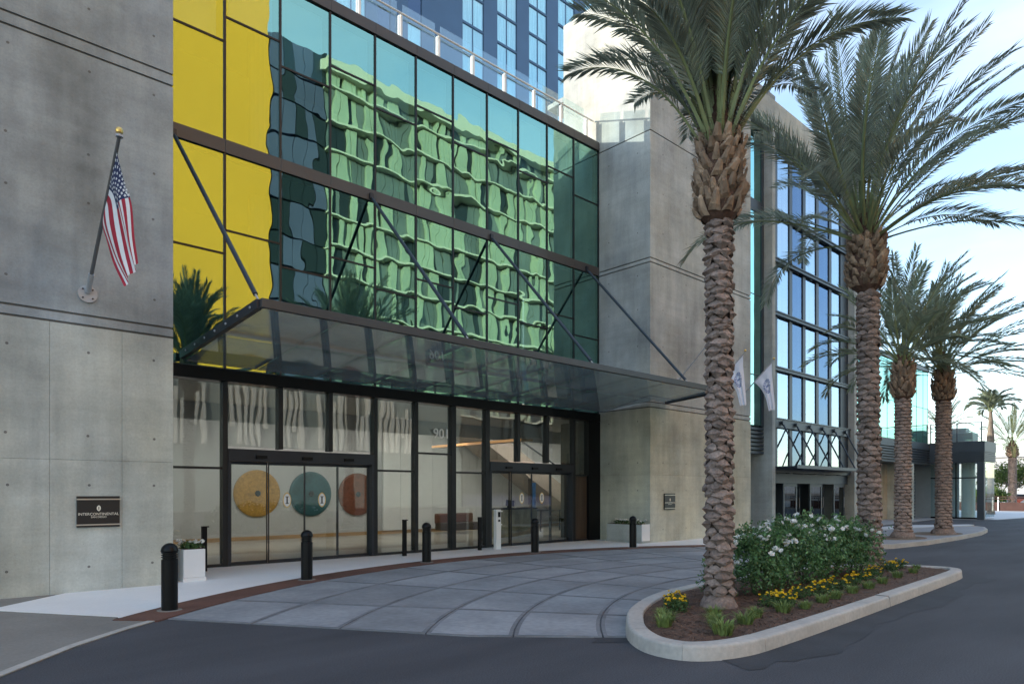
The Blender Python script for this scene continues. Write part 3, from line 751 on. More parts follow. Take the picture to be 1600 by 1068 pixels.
# ------------------------------------------------------------------ tower
tw = thing('hotel_tower', 'dark blue hotel tower with pale cyan windows rising behind the terrace', 'building', (47, 54, 0))
TY = 54.0
part('wall', B(28.6, 76, TY + .3, TY + 18, 13.3, 78), M['tower_wall'], tw)
win_x = [(29.1, 32.0), (33.2, 34.6), (36.5, 38.1), (43.1, 45.9), (47.78, 50.6), (52.44, 55.25), (57.1, 59.9), (61.75, 64.55), (66.4, 69.2), (71.05, 73.85)]
FH = 3.1
floors = [52.3 - FH * 6 + FH * k for k in range(12)]
# cladding panels between the windows (stand 30 cm proud of the window plane)
edges = [28.6] + [e for w in win_x for e in w] + [76.0]
gaps = list(zip(edges[0::2], edges[1::2]))
for a, b in gaps:
    part('cladding_panel', B(a, b, TY, TY + .298, 30.6, 72), M['tower_wall'], tw)
shared = {}
for (xa, xb) in win_x:
    w = xb - xa
    key = round(w, 2)
    if key not in shared:
        fr = MB().box(0, w, .02, .29, -.12, .12).box(-.0, .05, .06, .2, .121, FH - .121).box(w - .05, w, .06, .2, .121, FH - .121)
        if w > 2: fr.box(w / 2 - .035, w / 2 + .035, .06, .2, .121, FH - .121)
        cnt = 2 if w > 2 else 1
        pw = w / cnt
        shared[key] = (fr.mesh('window', M['tower_wall']), B(.055, pw - .04, .10, .12, .125, FH - .125, 1, front=(2, 0)).mesh('pane', [M['tower_glass'], M['glass_back']]),
                       B(.055, pw - .04, .10, .12, .125, FH - .125, 1, front=(2, 0)).mesh('pane_dark', [M['tower_glass_dark'], M['glass_back']]),
                       B(.055, pw - .04, .22, .24, .125, FH - .125).mesh('curtain', M['curtain']), cnt, pw)
    fm, pm, pd, cm_, cnt, pw = shared[key]
    for z in floors:
        wo = put('window', fm, tw, Vector((xa, TY, z)) + wloc(tw))
        dark_col = (xa in (33.2, 36.5)) and random.random() < .6
        for c in range(cnt):
            put('pane', pd if dark_col else pm, wo, (c * pw, 0, 0))
            if not dark_col: put('curtain', cm_, wo, (c * pw, 0, 0))

# ------------------------------------------------------------------ wing with the tall dark window wall
wing = thing('hotel_wing', 'concrete framed wing with tall dark gridded window wall and doors', 'building', (31, 13.6, 0))
WY = 13.6
part('fin_wall', B(26.6, 26.86, 13.2, 15.9, 0, 17.6), M['concrete_pale'], wing)
part('fin_wall', B(35.2, 35.55, 13.25, 16, 0, 17.6), M['concrete_pale'], wing)
part('parapet', B(24.66, 35.6, 13.18, 13.5, 16.35, 17.598), M['concrete_warm'], wing)
part('roof_block', B(24.66, 35.5, 16.5, 29, 0, 17.5).box(24.66, 35.5, 13.55, 16.5, 17.3, 17.58), M['concrete'], wing)
part('room', B(26.87, 35.19, 15.2, 15.3, 2.6, 17.2), M['room'], wing)
# strip of mint glass beside the block
for z0, z1 in ((4.35, 6.35), (6.40, 9.6), (9.64, 12.95), (13.45, 16.3)):
    pane('strip_pane', 24.66, 26.44, z0, z1, WY, M['glass_mint'], wing)
part('strip_frame', B(26.44, 26.598, WY - .04, WY + .1, 4.3, 16.34).box(24.66, 26.44, WY - .03, WY + .1, 12.96, 13.44).box(24.66, 26.44, WY - .01, WY + .05, 6.355, 6.395).box(24.66, 26.44, WY - .01, WY + .05, 9.605, 9.635), M['slate'], wing)
for k in range(7):
    part('louvre_slat', B(24.66, 26.58, WY - .04, WY + .12, 3.2 + k * .16, 3.2 + k * .16 + .10), M['slate'], wing)
part('recess_wall', B(24.66, 26.6, 15.6, 15.7, 0, 4.3), M['concrete_dark'], wing)
WX = [27.05, 29.02, 30.33, 31.70, 33.12, 34.42]
WX[0] = 27.62
ZW = [2.55, 4.55, 6.82, 9.13, 11.36, 13.35, 16.3]
xl, xr = 26.87, 35.19
for i in range(len(WX) - 1):
    for j in range(len(ZW) - 1):
        pane('glass_pane', WX[i] + .14, WX[i + 1] - .14, ZW[j] + .10, ZW[j + 1] - .10, WY, M['glass_wing'] if i % 2 == 0 else M['glass_wing_dim'], wing)
        part('blind', B(WX[i] + .14, WX[i + 1] - (.14 if i % 2 == 0 else .7), WY + .35, WY + .36, ZW[j] + (.45 if i % 2 == 0 else .15), ZW[j + 1] - .10), M['blind'], wing)
part('jamb', B(xl, WX[0] + .135, WY - .05, WY + .15, 2.45, 16.34), M['blue_steel'], wing)
part('jamb', B(WX[-1] - .135, xr, WY - .05, WY + .15, 2.45, 16.34), M['blue_steel'], wing)
for x in WX[1:-1]:
    part('mullion', B(x - .135, x + .135, WY - .04, WY + .14, 2.45, 16.34), M['blue_steel'], wing)
for j, z in enumerate(ZW[:-1]):
    hgt = .20 if j == 1 else .085
    part('transom_beam', B(xl, xr, WY - .16, WY - .055, z - hgt, z + hgt).box(xl, xr, WY - .20, WY - .162, z + hgt - .05, z + hgt) , M['blue_steel'], wing)
# doors
part('door_header', B(xl, xr, WY - .03, WY + .1, 2.02, 2.44), M['slate'], wing)
part('door_void', B(xl, xr, WY + 1.2, WY + 1.25, 0, 2.44), M['room_dark'], wing)
dx = [27.1, 28.4, 29.7, 31.0, 32.3, 33.6, 34.9]
for k in range(6):
    a, b = dx[k], dx[k + 1]
    yy = WY + (.0 if k % 2 else .45)
    d = part('door', B(a, a + .12, yy, yy + .06, .05, 2.01).box(b - .12, b, yy, yy + .06, .05, 2.01).box(a + .121, b - .121, yy, yy + .06, 1.88, 2.01).box(a + .121, b - .121, yy, yy + .06, .05, .28), M['slate'], wing)
    part('door_glass', B(a + .122, b - .122, yy + .02, yy + .04, .281, 1.879, 1, front=(2, 0)), [M['glass_dark'], M['glass_back']], d)
    part('handle', MB().tube((b - .2, yy - .05, .9), (b - .2, yy - .05, 1.4), .018, n=8), M['steel'], d)
# entrance canopy of the wing
wc = thing('door_canopy', 'thin dark canopy on six rods over the wing doors', 'canopy', (31, 12.9, 2.68))
part('canopy_plate', B(27.0, 35.0, 12.40, WY - .21, 2.64, 2.70), M['blue_steel'], wc)
part('edge_beam', B(26.95, 35.05, 12.33, 12.398, 2.60, 2.74), M['blue_steel'], wc)
for k, x in enumerate((27.9, 29.2, 30.55, 31.9, 33.2, 34.5)):
    r = part('stay_rod', MB().tube((x, WY - .2, 4.55), (x, 12.45, 2.70), .035, n=8), M['blue_steel'], wc)
    part('rod_boss', MB().tube((x, WY - .26, 4.55), (x, WY - .18, 4.55), .09, n=10), M['slate'], r)

# ------------------------------------------------------------------ low glass building to the right of the wing
gb = thing('glass_building', 'mint glass building with dark louvres right of the wing', 'building', (41, 13.4, 0))
gy = 13.5
gxs = [35.6 + 1.2 * k for k in range(10)] + [47.3]
for xa, xb in zip(gxs, gxs[1:]):
    sp = 6.7 if int(xa * 10) % 3 else 7.2
    pane('glass_pane', xa + .012, xb - .012, 4.62, sp, gy, M['glass_mint'], gb)
    pane('glass_pane', xa + .012, xb - .012, sp + .03, 8.95, gy, M['glass_mint'], gb)
part('mullions', MB(), M['slate'], gb) if False else None
for xa in gxs: part('mullion', B(xa - .011, xa + .011, gy - .012, gy + .06, 4.6, 8.96), M['slate'], gb)
part('parapet', B(35.58, 47.36, gy - .05, gy + .3, 8.97, 9.25), M['slate'], gb)
part('side_pane', B(47.33, 47.36, gy + .02, 20, 4.62, 8.95), M['glass_mint'], gb)
part('room', B(35.6, 47.25, 16.0, 16.1, 4.6, 9).box(35.6, 47.25, 13.6, 16, 4.45, 4.55).box(35.6, 47.3, 13.9, 24, 9.0, 9.1), M['room_dark'], gb)
for k in range(9):
    pane('upper_pane', 35.6 + k * .9 + .01, 35.6 + (k + 1) * .9 - .01, 9.3, 12.6, 16.4, M['glass_mint'], gb)
part('upper_room', B(35.6, 43.7, 17.2, 24, 9.15, 12.6), M['room_dark'], gb)
part('roof_slab', MB().prism([(35.6, 14.5), (40.4, 13.6), (44.6, 17.5), (44.6, 24.5), (35.6, 24.5)], 13.0, 13.2), M['slate'], gb)
part('roof_soffit', B(35.6, 43.9, 16.45, 24, 12.62, 12.99), M['white'], gb)
part('louvre_backing', B(35.6, 47.385, gy + .05, gy + .2, 3.35, 4.44), M['slate'], gb)
part('fascia', B(35.58, 47.36, gy - .10, gy + .04, 4.18, 4.6), M['slate'], gb)
for k in range(6):
    part('louvre_slat', B(35.6, 47.34, gy - .08, gy + .03, 3.32 + k * .145, 3.32 + k * .145 + .08), M['slate'], gb)
part('recess_ceiling', B(35.6, 47.38, 13.56, 16.2, 3.302, 3.34), M['slate'], gb)
part('recess_wall', B(35.6, 41.5, 15.4, 15.5, 0, 3.3), M['beige'], gb)
part('recess_wall', B(41.4, 43.9, 14.6, 15.3, 0, 3.3), M['beige'], gb)
part('concrete_pier', B(43.7, 44.1, 13.3, 15.2, 0, 3.3), M['concrete_warm'], gb)
for k in range(17):
    part('wall_louvre', B(44.1, 47.35, 14.2, 14.3, .05 + k * .19, .05 + k * .19 + .13), M['slate'], gb)
part('service_door', B(44.4, 45.5, 14.10, 14.18, .03, 2.1), M['black'], gb)
part('body', B(35.6, 47.3, 16.2, 24, 0, 4.4).box(44.1, 47.3, 14.31, 16.1, 0, 3.3), M['slate'], gb)

# ------------------------------------------------------------------ pavilion
pv = thing('glass_pavilion', 'low dark pavilion with glass corner and slatted fascia beside the far road', 'building', (49.5, 12, 0))
PX = 47.4
part('roof', B(PX, 50.0, 10.65, 17, 4.35, 4.62), M['slate'], pv)
part('fascia', B(PX - .04, PX - .002, 10.6, 13.42, 4.02, 4.64), M['slate'], pv)
part('fascia', B(PX - .04, 50.0, 10.56, 10.598, 4.02, 4.64), M['slate'], pv)
for k in range(5):
    z = 3.48 + k * .11
    part('fascia_slat', B(PX - .03, PX, 10.6, 13.42, z, z + .07).box(PX - .03, 50.0, 10.57, 10.598, z, z + .07), M['slate'], pv)
part('fascia_backing', B(PX + .012, 50.0, 10.6, 13.9, 3.46, 4.34), M['slate'], pv)
part('soffit', B(PX + .01, 50.0, 10.66, 17, 3.40, 3.45), M['slate'], pv)
part('corner_post', B(PX - .02, PX + .3, 10.6, 10.95, 0.02, 3.44), M['slate'], pv)
for ya, yb in ((10.96, 12.0), (12.06, 13.38)):
    part('glass_pane', B(PX + .05, PX + .07, ya, yb, .15, 2.45), M['glass_rail'], pv)
    part('glass_pane', B(PX + .05, PX + .07, ya, yb, 2.52, 3.43), M['glass_rail'], pv)
part('frame', B(PX + .02, PX + .10, 12.0, 12.06, .1, 3.43).box(PX + .02, PX + .10, 10.96, 12.0, 2.45, 2.52).box(PX + .02, PX + .1, 12.06, 13.38, 2.45, 2.52).box(PX + .02, PX + .1, 10.96, 13.38, .03, .14), M['black'], pv)
part('front_pane', B(PX + .35, 49.9, 10.63, 10.65, .15, 3.43), M['glass_rail'], pv)
part('inner_column', MB().tube((48.9, 11.75, .02), (48.9, 11.75, 3.44), .36, n=18), M['white'], pv)
part('inner_wall', B(49.9, 50.0, 12.5, 16.9, .02, 3.43), M['far_wall'], pv)
part('floor', B(PX, 49.9, 10.66, 16.9, -.05, .045), M['plaza'], pv)
pr = thing('roof_terrace_railing', 'thin glass railing on the roof of the far pavilion', 'railing', (48, 11.5, 4.62))
for y in (10.75, 12.0, 13.4): part('post', B(PX + .1, PX + .16, y - .03, y + .03, 4.621, 5.75), M['slate'], pr)
for ya, yb in ((10.79, 11.95), (12.05, 13.35)): part('glass_panel', B(PX + .12, PX + .135, ya, yb, 4.68, 5.68), M['glass_rail'], pr)
part('handrail', B(PX + .10, PX + .16, 10.7, 13.45, 5.751, 5.79), M['slate'], pr)
ac = thing('rooftop_unit', 'grey boxy rooftop unit behind the pavilion railing', 'rooftop unit', (50, 12.3, 4.62))
part('casing', B(48.4, 49.6, 11.4, 13.2, 4.621, 5.25), M['far_wall'], ac, bevel=.03)
part('casing', B(48.6, 49.4, 11.8, 12.9, 5.252, 5.55), M['far_wall'], ac, bevel=.03)

# ------------------------------------------------------------------ buildings across the street (seen in the glass)
ap = thing('apartment_building', 'pale apartment block across the street mirrored in the green glass', 'building', (45, -30, 0))
AY = -28.0
part('core', B(25.2, 64.5, -46, AY - .9, 0, 41), M['apt_grey'], ap)
FA = 2.95
sl = MB(); pl_ = MB(); pm_ = MB(); pk = MB(); gr_ = MB()
rr = random.Random(4)
for f in range(14):
    z = 1.2 + f * FA
    if f > 2: sl.box(30.5, 64.2, AY - .9, AY + .25, z - .085, z + .085)
    x = 30.6
    while x < 64.0:
        w = rr.choice((.4, .55, .7, .95)); x1 = min(64.1, x + w)
        u = rr.random()
        (pk if f < 3 else pl_ if u < .46 else pm_ if u < .80 else pk).box(x + .03, x1 - .03, AY - .88, AY - (.1 if u < .42 else .45), z + .18, z + FA - .18)  # lowest floors all dark: ground-level shade put into the panel colour
        x = x1
    for k in range(5):
        u = rr.random()
        (gr_ if u < .7 else pk).box(25.3 + k * 1.04 + .03, 25.3 + (k + 1) * 1.04 - .03, AY - .88, AY - .3, z + .1, z + FA - .1)
sl.box(30.3, 64.3, AY - 1, AY + .5, 41.0, 42.0)
part('floor_slab', sl, M['apt_slab'], ap); part('wall_panel', pl_, M['apt_light'], ap, 'stuff')
part('pale_window', pm_, M['apt_mid'], ap, 'stuff'); part('dark_window_and_shade', pk, M['apt_dark'], ap, 'stuff'); part('grey_panel', gr_, M['apt_grey'], ap, 'stuff')
fn = MB()
for k in range(50):
    x = 13 + k * .56
    if k % 9 in (3, 4) or rr.random() < .12: continue
    fn.box(x, x + .22 + .06 * rr.random(), AY + .5, AY + .9, 5.6 + (1.4 if k % 5 == 0 else 0), 10.6 - rr.choice((0, 0, .6, 1.6)))
part('podium_fin', fn, M['fin_white'], ap, 'stuff')
part('podium', B(12, 46, AY - .4, AY + .45, 0, 11), M['apt_mid'], ap)
yb = thing('yellow_building', 'bright yellow rendered tower across the street mirrored in the left panes', 'building', (15, -28, 0))
part('wall', B(2, 25.18, -40, AY - .3, 11.5, 48), M['yellow_wall'], yb)
part('base', B(2, 24.5, -40, AY - .6, 0, 11.49), M['apt_grey'], yb)

# ------------------------------------------------------------------ bollards, posts
def bollard():
    t = thing('bollard', '', 'bollard', (0, 0, 0), 'domed bollards along the rust band')
    m = MB(); m.smooth = False
    m.lathe([(.105, 0), (.105, .70), (.098, .705)], n=24)
    put('shaft', m.mesh('bollard_shaft', M['black']), t)
    m = MB()
    m.lathe([(.088, .705), (.088, .725), (.106, .728), (.106, .738), (.088, .741), (.088, .755), (.106, .758), (.106, .768), (.088, .771), (.088, .785), (.106, .788), (.106, .798), (.09, .80)], n=24)
    put('louvre_ring', m.mesh('bollard_ring', M['black']), t)
    m = MB(); m.smooth = True
    m.lathe([(.108, .80), (.112, .815)] + [(.112 * math.cos(a), .815 + .112 * math.sin(a)) for a in (.25, .5, .75, 1.0, 1.25, 1.45)], n=24)
    put('dome', m.mesh('bollard_dome', M['black']), t)
    m = MB().lathe([(.16, 0), (.16, .006), (.11, .008)], n=20)
    put('base_plate', m.mesh('bollard_base', M['sidewalk']), t)
    return t
b0 = bollard()
bl = [(-38.9, 'black domed bollard nearest the camera, in front of the left concrete wall'),
      (-24.6, 'black domed bollard in front of the wide door and teal disc'),
      (-9.3, 'black domed bollard below the pale number 901'),
      (6.0, 'black domed bollard in front of the reception desk door'),
      (20.2, 'black domed bollard in front of the right pillar planter, farthest away')]
for k, (a, lab) in enumerate(bl):
    o = b0 if k == 0 else copy_tree(b0)
    x, y = pol(13.66, a); o.location = (x, y, .02); o['label'] = lab
def slab_post(x, y, lab):
    t = thing('sensor_post', lab, 'post', (x, y, .018), 'flat black posts before the lobby glass')
    part('post', B(x - .05, x + .05, y - .035, y + .035, .018, .92), M['black'], t, bevel=.004)
    part('cap', B(x - .05, x + .085, y - .04, y + .04, .921, .945), M['black'], t)
slab_post(4.88, 14.62, 'flat black post beside the left white planter')
slab_post(9.82, 14.68, 'flat black post right of the wide sliding door')
slab_post(12.33, 14.68, 'flat black post left of the white call post')
wp = thing('call_post', 'white metal call post with buttons beside the right door', 'post', (12.97, 14.66, .018))
part('post', B(12.88, 13.06, 14.60, 14.72, .018, 1.15), M['white_metal'], wp, bevel=.006)
part('button_plate', B(12.94, 13.03, 14.588, 14.598, .93, 1.08), M['black'], wp)
part('key_reader', B(12.95, 13.02, 14.59, 14.598, .80, .86), M['dark_metal'], wp)
part('side_hook', B(13.061, 13.12, 14.62, 14.68, .70, .73).box(13.061, 13.14, 14.62, 14.68, 1.08, 1.11), M['white_metal'], wp)

# ------------------------------------------------------------------ plants: helpers
def leaf_cloud(mb, c, rx, ry, rz, n, size, rnd, hollow=0.45, lump=0.25, zmin=None):
    for _ in range(n):
        while True:
            p = Vector((rnd.uniform(-1, 1), rnd.uniform(-1, 1), rnd.uniform(-1, 1)))
            if hollow < p.length < 1: break
        k = 1 + lump * mnoise.noise(Vector((c[0] + p.x * 1.7, c[1] + p.y * 1.7, c[2] + p.z * 1.7 + 5)) * 1.6)
        q = Vector((c[0] + p.x * rx * k, c[1] + p.y * ry * k, c[2] + p.z * rz * k))
        if zmin is not None and q.z < zmin: continue
        s = size * rnd.uniform(.6, 1.3)
        d = (Vector((p.x / rx, p.y / ry, p.z / rz)).normalized() * .6 + Vector((rnd.uniform(-1, 1), rnd.uniform(-1, 1), rnd.uniform(-.6, 1)))).normalized()
        a = d.orthogonal().normalized(); a.rotate(Matrix.Rotation(rnd.uniform(0, 6.28), 3, d)); b = d.cross(a)
        i = len(mb.v)
        mb.v += [tuple(q - a * s), tuple(q + b * s * .5 - d * s * .12), tuple(q + a * s), tuple(q - b * s * .5 - d * s * .12)]
        mb.f += [(i, i + 1, i + 2), (i, i + 2, i + 3)]; mb.m += [0, 0]

def flower_mesh(name, r, m, rnd, petals=12):
    mb = MB()
    for ring, (k, rad, up) in enumerate(((5, 1.0, .1), (5, .75, .35), (3, .4, .55))):
        for j in range(k):
            a = 2 * PI * (j + .5 * ring) / k + rnd.uniform(-.2, .2)
            c, s = math.cos(a), math.sin(a); w = .45 * rad
            p0 = (0, 0, 0); p1 = (r * (c * rad * .6 - s * w), r * (s * rad * .6 + c * w), r * (up + .15)); p2 = (r * c * rad, r * s * rad, r * (up + .4)); p3 = (r * (c * rad * .6 + s * w), r * (s * rad * .6 - c * w), r * (up + .15))
            mb.face([p0, p1, p2, p3])
    return mb.mesh(name, m)
rnd = random.Random(11)
rose_meshes = [flower_mesh('rose', .046, M['petal'], rnd) for _ in range(3)]
mari_mesh = flower_mesh('yellow_flower', .024, M['yellow_petal'], rnd)

# planters
def planter(x0, x1, y0, y1, h, lab, flowers, shell='planter'):
    t = thing('planter', lab, 'planter', ((x0 + x1) / 2, (y0 + y1) / 2, .018))
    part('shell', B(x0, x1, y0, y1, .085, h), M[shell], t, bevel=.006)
    if shell != 'planter': part('unshaded_front', B(x0 - .01, x1 + .01, y0 - .02, y0 - .002, .086, h + .02), M['planter'], t)  # keeps the front white where the shell colour carries shade
    part('plinth', B(x0 - .012, x1 + .012, y0 - .012, y1 + .012, .018, .084), M[shell], t)
    part('soil', B(x0 + .03, x1 - .03, y0 + .03, y1 - .03, h + .0005, h + .012), M['mulch'], t)
    mb = MB(); r = random.Random(int(x0 * 10))
    leaf_cloud(mb, ((x0 + x1) / 2, (y0 + y1) / 2, h + .05), (x1 - x0) * .55, (y1 - y0) * .5, .09, 420, .03, r, 0.1)
    part('foliage', mb, M['herb'], t, 'stuff')
    for k in range(flowers):
        o = put('blossom', rose_meshes[k % 3], t, Vector((r.uniform(x0, x1), r.uniform(y0, y1), h + .09 + r.uniform(0, .05))) + wloc(t))
        o.rotation_euler = (r.uniform(-.5, .5), r.uniform(-.5, .5), r.uniform(0, 6))
planter(4.02, 4.40, 13.12, 13.55, .60, 'square white planter with white flowers beside the left wall', 14)
planter(17.72, 18.12, 13.12, 14.55, .60, 'long white planter with shade-grey sides and white flowers against the right pillar', 26, 'concrete_warm')  # concrete grey stands in for the shade on the long side

# ------------------------------------------------------------------ plaques
def plaque(x0, x1, z0, z1, y, lab, big):
    t = thing('wall_plaque', lab, 'sign', ((x0 + x1) / 2, y, (z0 + z1) / 2))
    part('plate', B(x0, x1, y - .05, y - .003, z0, z1), M['sign_black'], t, bevel=.003)
    h = (z1 - z0)
    for za, zb in ((z1 - h * .12, z1 - h * .08), (z0 + h * .06, z0 + h * .10)): part('trim_rail', B(x0 - .01, x1 + .015, y - .065, y - .051, za, zb), M['sign_trim'], t)
    xc = (x0 + x1) / 2
    w = x1 - x0
    def oval(s, yy): return [(xc + s * math.copysign(abs(math.cos(2 * PI * k / 20)) ** 1.3, math.cos(2 * PI * k / 20)) * .62, yy, z0 + h * .61 + s * math.sin(2 * PI * k / 20)) for k in range(20)]
    mb = MB(); mb.face(oval(h * .095, y - .053), 0)
    mb.face([(xc - .006, y - .055, z0 + h * .56), (xc + .006, y - .055, z0 + h * .56), (xc + .006, y - .055, z0 + h * .66), (xc - .006, y - .055, z0 + h * .66)], 1)
    part('emblem', mb, [M['cream'], M['sign_black']], t)
    text_obj('lettering', 'INTERCONTINENTAL', w * .098, t, M['cream'], (xc, y - .052, z0 + h * .42), FRONT, .002)
    text_obj('lettering', 'SAN DIEGO', w * .070, t, M['cream'], (xc, y - .052, z0 + h * .325), FRONT, .002)
plaque(2.335, 2.955, 1.07, 1.58, 13.0, 'black hotel name plaque on the tall left wall', True)
plaque(18.88, 19.48, 1.07, 1.60, 13.1, 'black hotel name plaque on the right pillar block', False)

# ------------------------------------------------------------------ flags
CF, SF = math.cos(math.radians(47.27)), math.sin(math.radians(47.27))
def bez(rows, u):
    """piecewise-linear then smoothed look-up along a list of points"""
    n = len(rows) - 1; t = u * n; i = min(int(t), n - 1); f = t - i
    p0, p1 = rows[max(i - 1, 0)], rows[i]; p2, p3 = rows[i + 1], rows[min(i + 2, n)]
    return 0.5 * ((2 * p1) + (p2 - p0) * f + (2 * p0 - 5 * p1 + 4 * p2 - p3) * f * f + (3 * p1 - p0 - 3 * p2 + p3) * f ** 3)

def cloth(rows, nu, nv, ripple, colour):
    """rows: lists of Vectors along the fly, from the top edge to the bottom edge"""
    mb = MB(); mb.smooth = True
    for j in range(nv + 1):
        v = j / nv
        for i in range(nu + 1):
            u = i / nu
            col = [bez(r, u) for r in rows]
            p = bez(col, v)
            p = p + Vector((1, 0, 0)) * ripple * math.sin(v * 13 + u * 3) * min(1, u * 2.5) + Vector((.3, .6, 0)) * ripple * .6 * math.sin(v * 21 + u * 5 + 1) * u
            mb.v.append(tuple(p))
    for j in range(nv):
        for i in range(nu):
            a = j * (nu + 1) + i
            mb.f.append((a, a + 1, a + nu + 2, a + nu + 1)); mb.m.append(colour((i + .5) / nu, (j + .5) / nv))
    return mb

# national flag on the left wall: (Y, Z) in the plane of its pole, X = 2.49
def P(x, y, z): return Vector((x, y, z))
pole_a, pole_b = P(2.49, 12.95, 4.93), P(2.49, 10.94, 6.71)
pt = lambda s: pole_a + (pole_b - pole_a) * s
fp = thing('flag_pole', 'slanted grey flag pole with brass ball on the left concrete wall', 'flag pole', pole_a)
part('pole', MB().tube(pole_a, pole_b, .030, .024, 12), M['steel'] if False else mat('pole_grey', (.16, .165, .17), .4, .5), fp)
part('finial', MB().lathe([(.0, -.04), (.028, -.03), (.02, -.01), (.045, .02), (.052, .05), (.04, .085), (.01, .1)], (pole_b.x, pole_b.y, pole_b.z + .03), 14), M['brass'], fp)
part('truck', MB().tube(pole_b - P(0, 0, .012), pole_b + P(0, 0, .02), .05, n=14), M['steel'], fp)
mb = MB().tube(P(2.49, 12.995, 4.90), P(2.49, 12.965, 4.90), .14, n=28)
part('wall_flange', mb, M['steel'], fp)
part('socket', MB().tube(pole_a, pt(.13), .045, n=12), M['steel'], fp)
bo = MB()
for q in range(4):
    a = PI / 4 + q * PI / 2; bo.tube(P(2.49 + .10 * math.cos(a), 12.966, 4.90 + .10 * math.sin(a)), P(2.49 + .10 * math.cos(a), 12.95, 4.90 + .10 * math.sin(a)), .014, n=6)
part('bolt', bo, M['dark_metal'], fp, 'stuff')
us = thing('national_flag', 'stars and stripes flag hanging limp from the slanted pole', 'flag', pt(.9))
h0, h1 = pt(.92), pt(.50)
hm = (h0 + h1) / 2
r0 = [h0, P(2.56, 10.98, 6.06), P(2.62, 10.93, 5.77), P(2.66, 10.92, 5.32), P(2.71, 10.86, 4.93)]
r1 = [hm, P(2.50, 11.33, 6.02), P(2.53, 11.20, 5.62), P(2.60, 11.10, 5.15), P(2.66, 10.98, 4.80)]
r2 = [h1, P(2.46, 11.82, 5.62), P(2.47, 11.64, 5.36), P(2.52, 11.45, 5.02), P(2.58, 11.05, 4.62)]
def us_col(u, v):
    if u < .4 and v < 7 / 13: return 2
    return 0 if int(v * 13) % 2 == 0 else 1
fm_ = cloth([r0, r1, r2], 30, 52, .028, us_col)
fl = part('cloth', fm_, [M['flag_red'], M['flag_white'], M['flag_blue']], us)
stars = MB()
def cloth_at(u, v, nu=30, nv=52):
    i, j = min(int(u * nu), nu - 1), min(int(v * nv), nv - 1)
    a = Vector(fm_.v[j * (nu + 1) + i]); b = Vector(fm_.v[j * (nu + 1) + i + 1]); c = Vector(fm_.v[(j + 1) * (nu + 1) + i])
    return a, (b - a).normalized(), (c - a).normalized()
for row in range(9):
    n = 6 if row % 2 == 0 else 5
    for k in range(n):
        u = .4 * ((k + .5) / 6 + (0 if row % 2 == 0 else .5 / 6)); v = (row + .7) / 9.6 * 7 / 13
        a, eu, ev = cloth_at(u, v); nn = eu.cross(ev).normalized()
        for sgn in (1, -1):
            pts = []
            for q in range(10):
                t = 2 * PI * q / 10; rad = .030 if q % 2 == 0 else .013
                pts.append(tuple(a + nn * .004 * sgn + eu * math.sin(t) * rad + ev * math.cos(t) * rad))
            stars.face(pts)
part('stars', stars, M['flag_white'], fl, 'stuff')

def hotel_flag(x, lab_pole, lab_flag, with_flag=True):
    a, b = P(x, 13.08, 5.38), P(x, 11.9, 6.5)
    t = thing('flag_pole', lab_pole, 'flag pole', a)
    part('pole', MB().tube(a, b, .026, .02, 10), M['steel'], t)
    part('finial', MB().lathe([(.0, -.03), (.03, -.01), (.045, .02), (.03, .06), (.005, .075)], (b.x, b.y, b.z + .02), 10), M['brass'], t)
    part('wall_flange', MB().tube(P(x, 13.098, 5.38), P(x, 13.06, 5.38), .11, n=18), M['steel'], t)
    if not with_flag: return
    q = lambda s: a + (b - a) * s
    f = thing('hotel_flag', lab_flag, 'flag', q(.9))
    g0, g1 = q(.93), q(.35)
    r0 = [g0, g0 + P(.05, .02, -.5), g0 + P(.09, .0, -1.0), g0 + P(.13, -.05, -1.75)]
    r1 = [(g0 + g1) / 2, (g0 + g1) / 2 + P(.02, -.10, -.35), (g0 + g1) / 2 + P(.05, -.2, -.8), (g0 + g1) / 2 + P(.1, -.28, -1.42)]
    r2 = [g1, g1 + P(.0, -.22, -.25), g1 + P(.03, -.42, -.62), g1 + P(.06, -.55, -1.12)]
    def col(u, v):
        d = math.hypot((u - .48) * 1.55, (v - .48))
        k = 0
        if .17 < d < .205 or .26 < d < .285: k = 1
        if .21 < d < .255 and int((math.atan2(v - .48, u - .48) + PI) * 6) % 2 == 0: k = 1
        if abs(u - .48) < .03 and abs(v - .48) < .12: k = 1
        if abs(abs(v - .48) - .10) < .02 and abs(u - .48) < .06: k = 1
        return k
    part('cloth', cloth([r0, r1, r2], 44, 60, .03, col), [M['cloth_white'], M['logo_blue']], f)
hotel_flag(19.7, 'bare slanted pole on the pillar, left of the white flags', '', False)
hotel_flag(22.0, 'slanted pole of the left white flag, half behind the trunk', 'white hotel flag with blue emblem close behind the big palm trunk')
hotel_flag(24.1, 'slanted pole of the right white flag', 'white hotel flag with blue emblem, the right and fully visible one')

# ------------------------------------------------------------------ planted island in the foreground
def smooth_closed(pts, sub):
    out = []; n = len(pts)
    for i in range(n):
        p0, p1, p2, p3 = (Vector(pts[(i + k) % n]) for k in (-1, 0, 1, 2))
        for k in range(sub):
            f = k / sub
            out.append(0.5 * ((2 * p1) + (p2 - p0) * f + (2 * p0 - 5 * p1 + 4 * p2 - p3) * f * f + (3 * p1 - p0 - 3 * p2 + p3) * f ** 3))
    return out
ISL = [(6.02, 4.62), (5.74, 4.15), (5.80, 3.70), (6.30, 3.44), (7.2, 3.40), (9.6, 3.47), (12.2, 3.58), (14.4, 3.68), (15.35, 3.78), (15.72, 4.05), (15.62, 4.6), (15.0, 5.45), (13.6, 6.05), (11.5, 6.28), (9.6, 6.22), (8.3, 5.98), (7.2, 5.52), (6.5, 5.05)]
ring = smooth_closed(ISL, 5)
n = len(ring)
nor = []
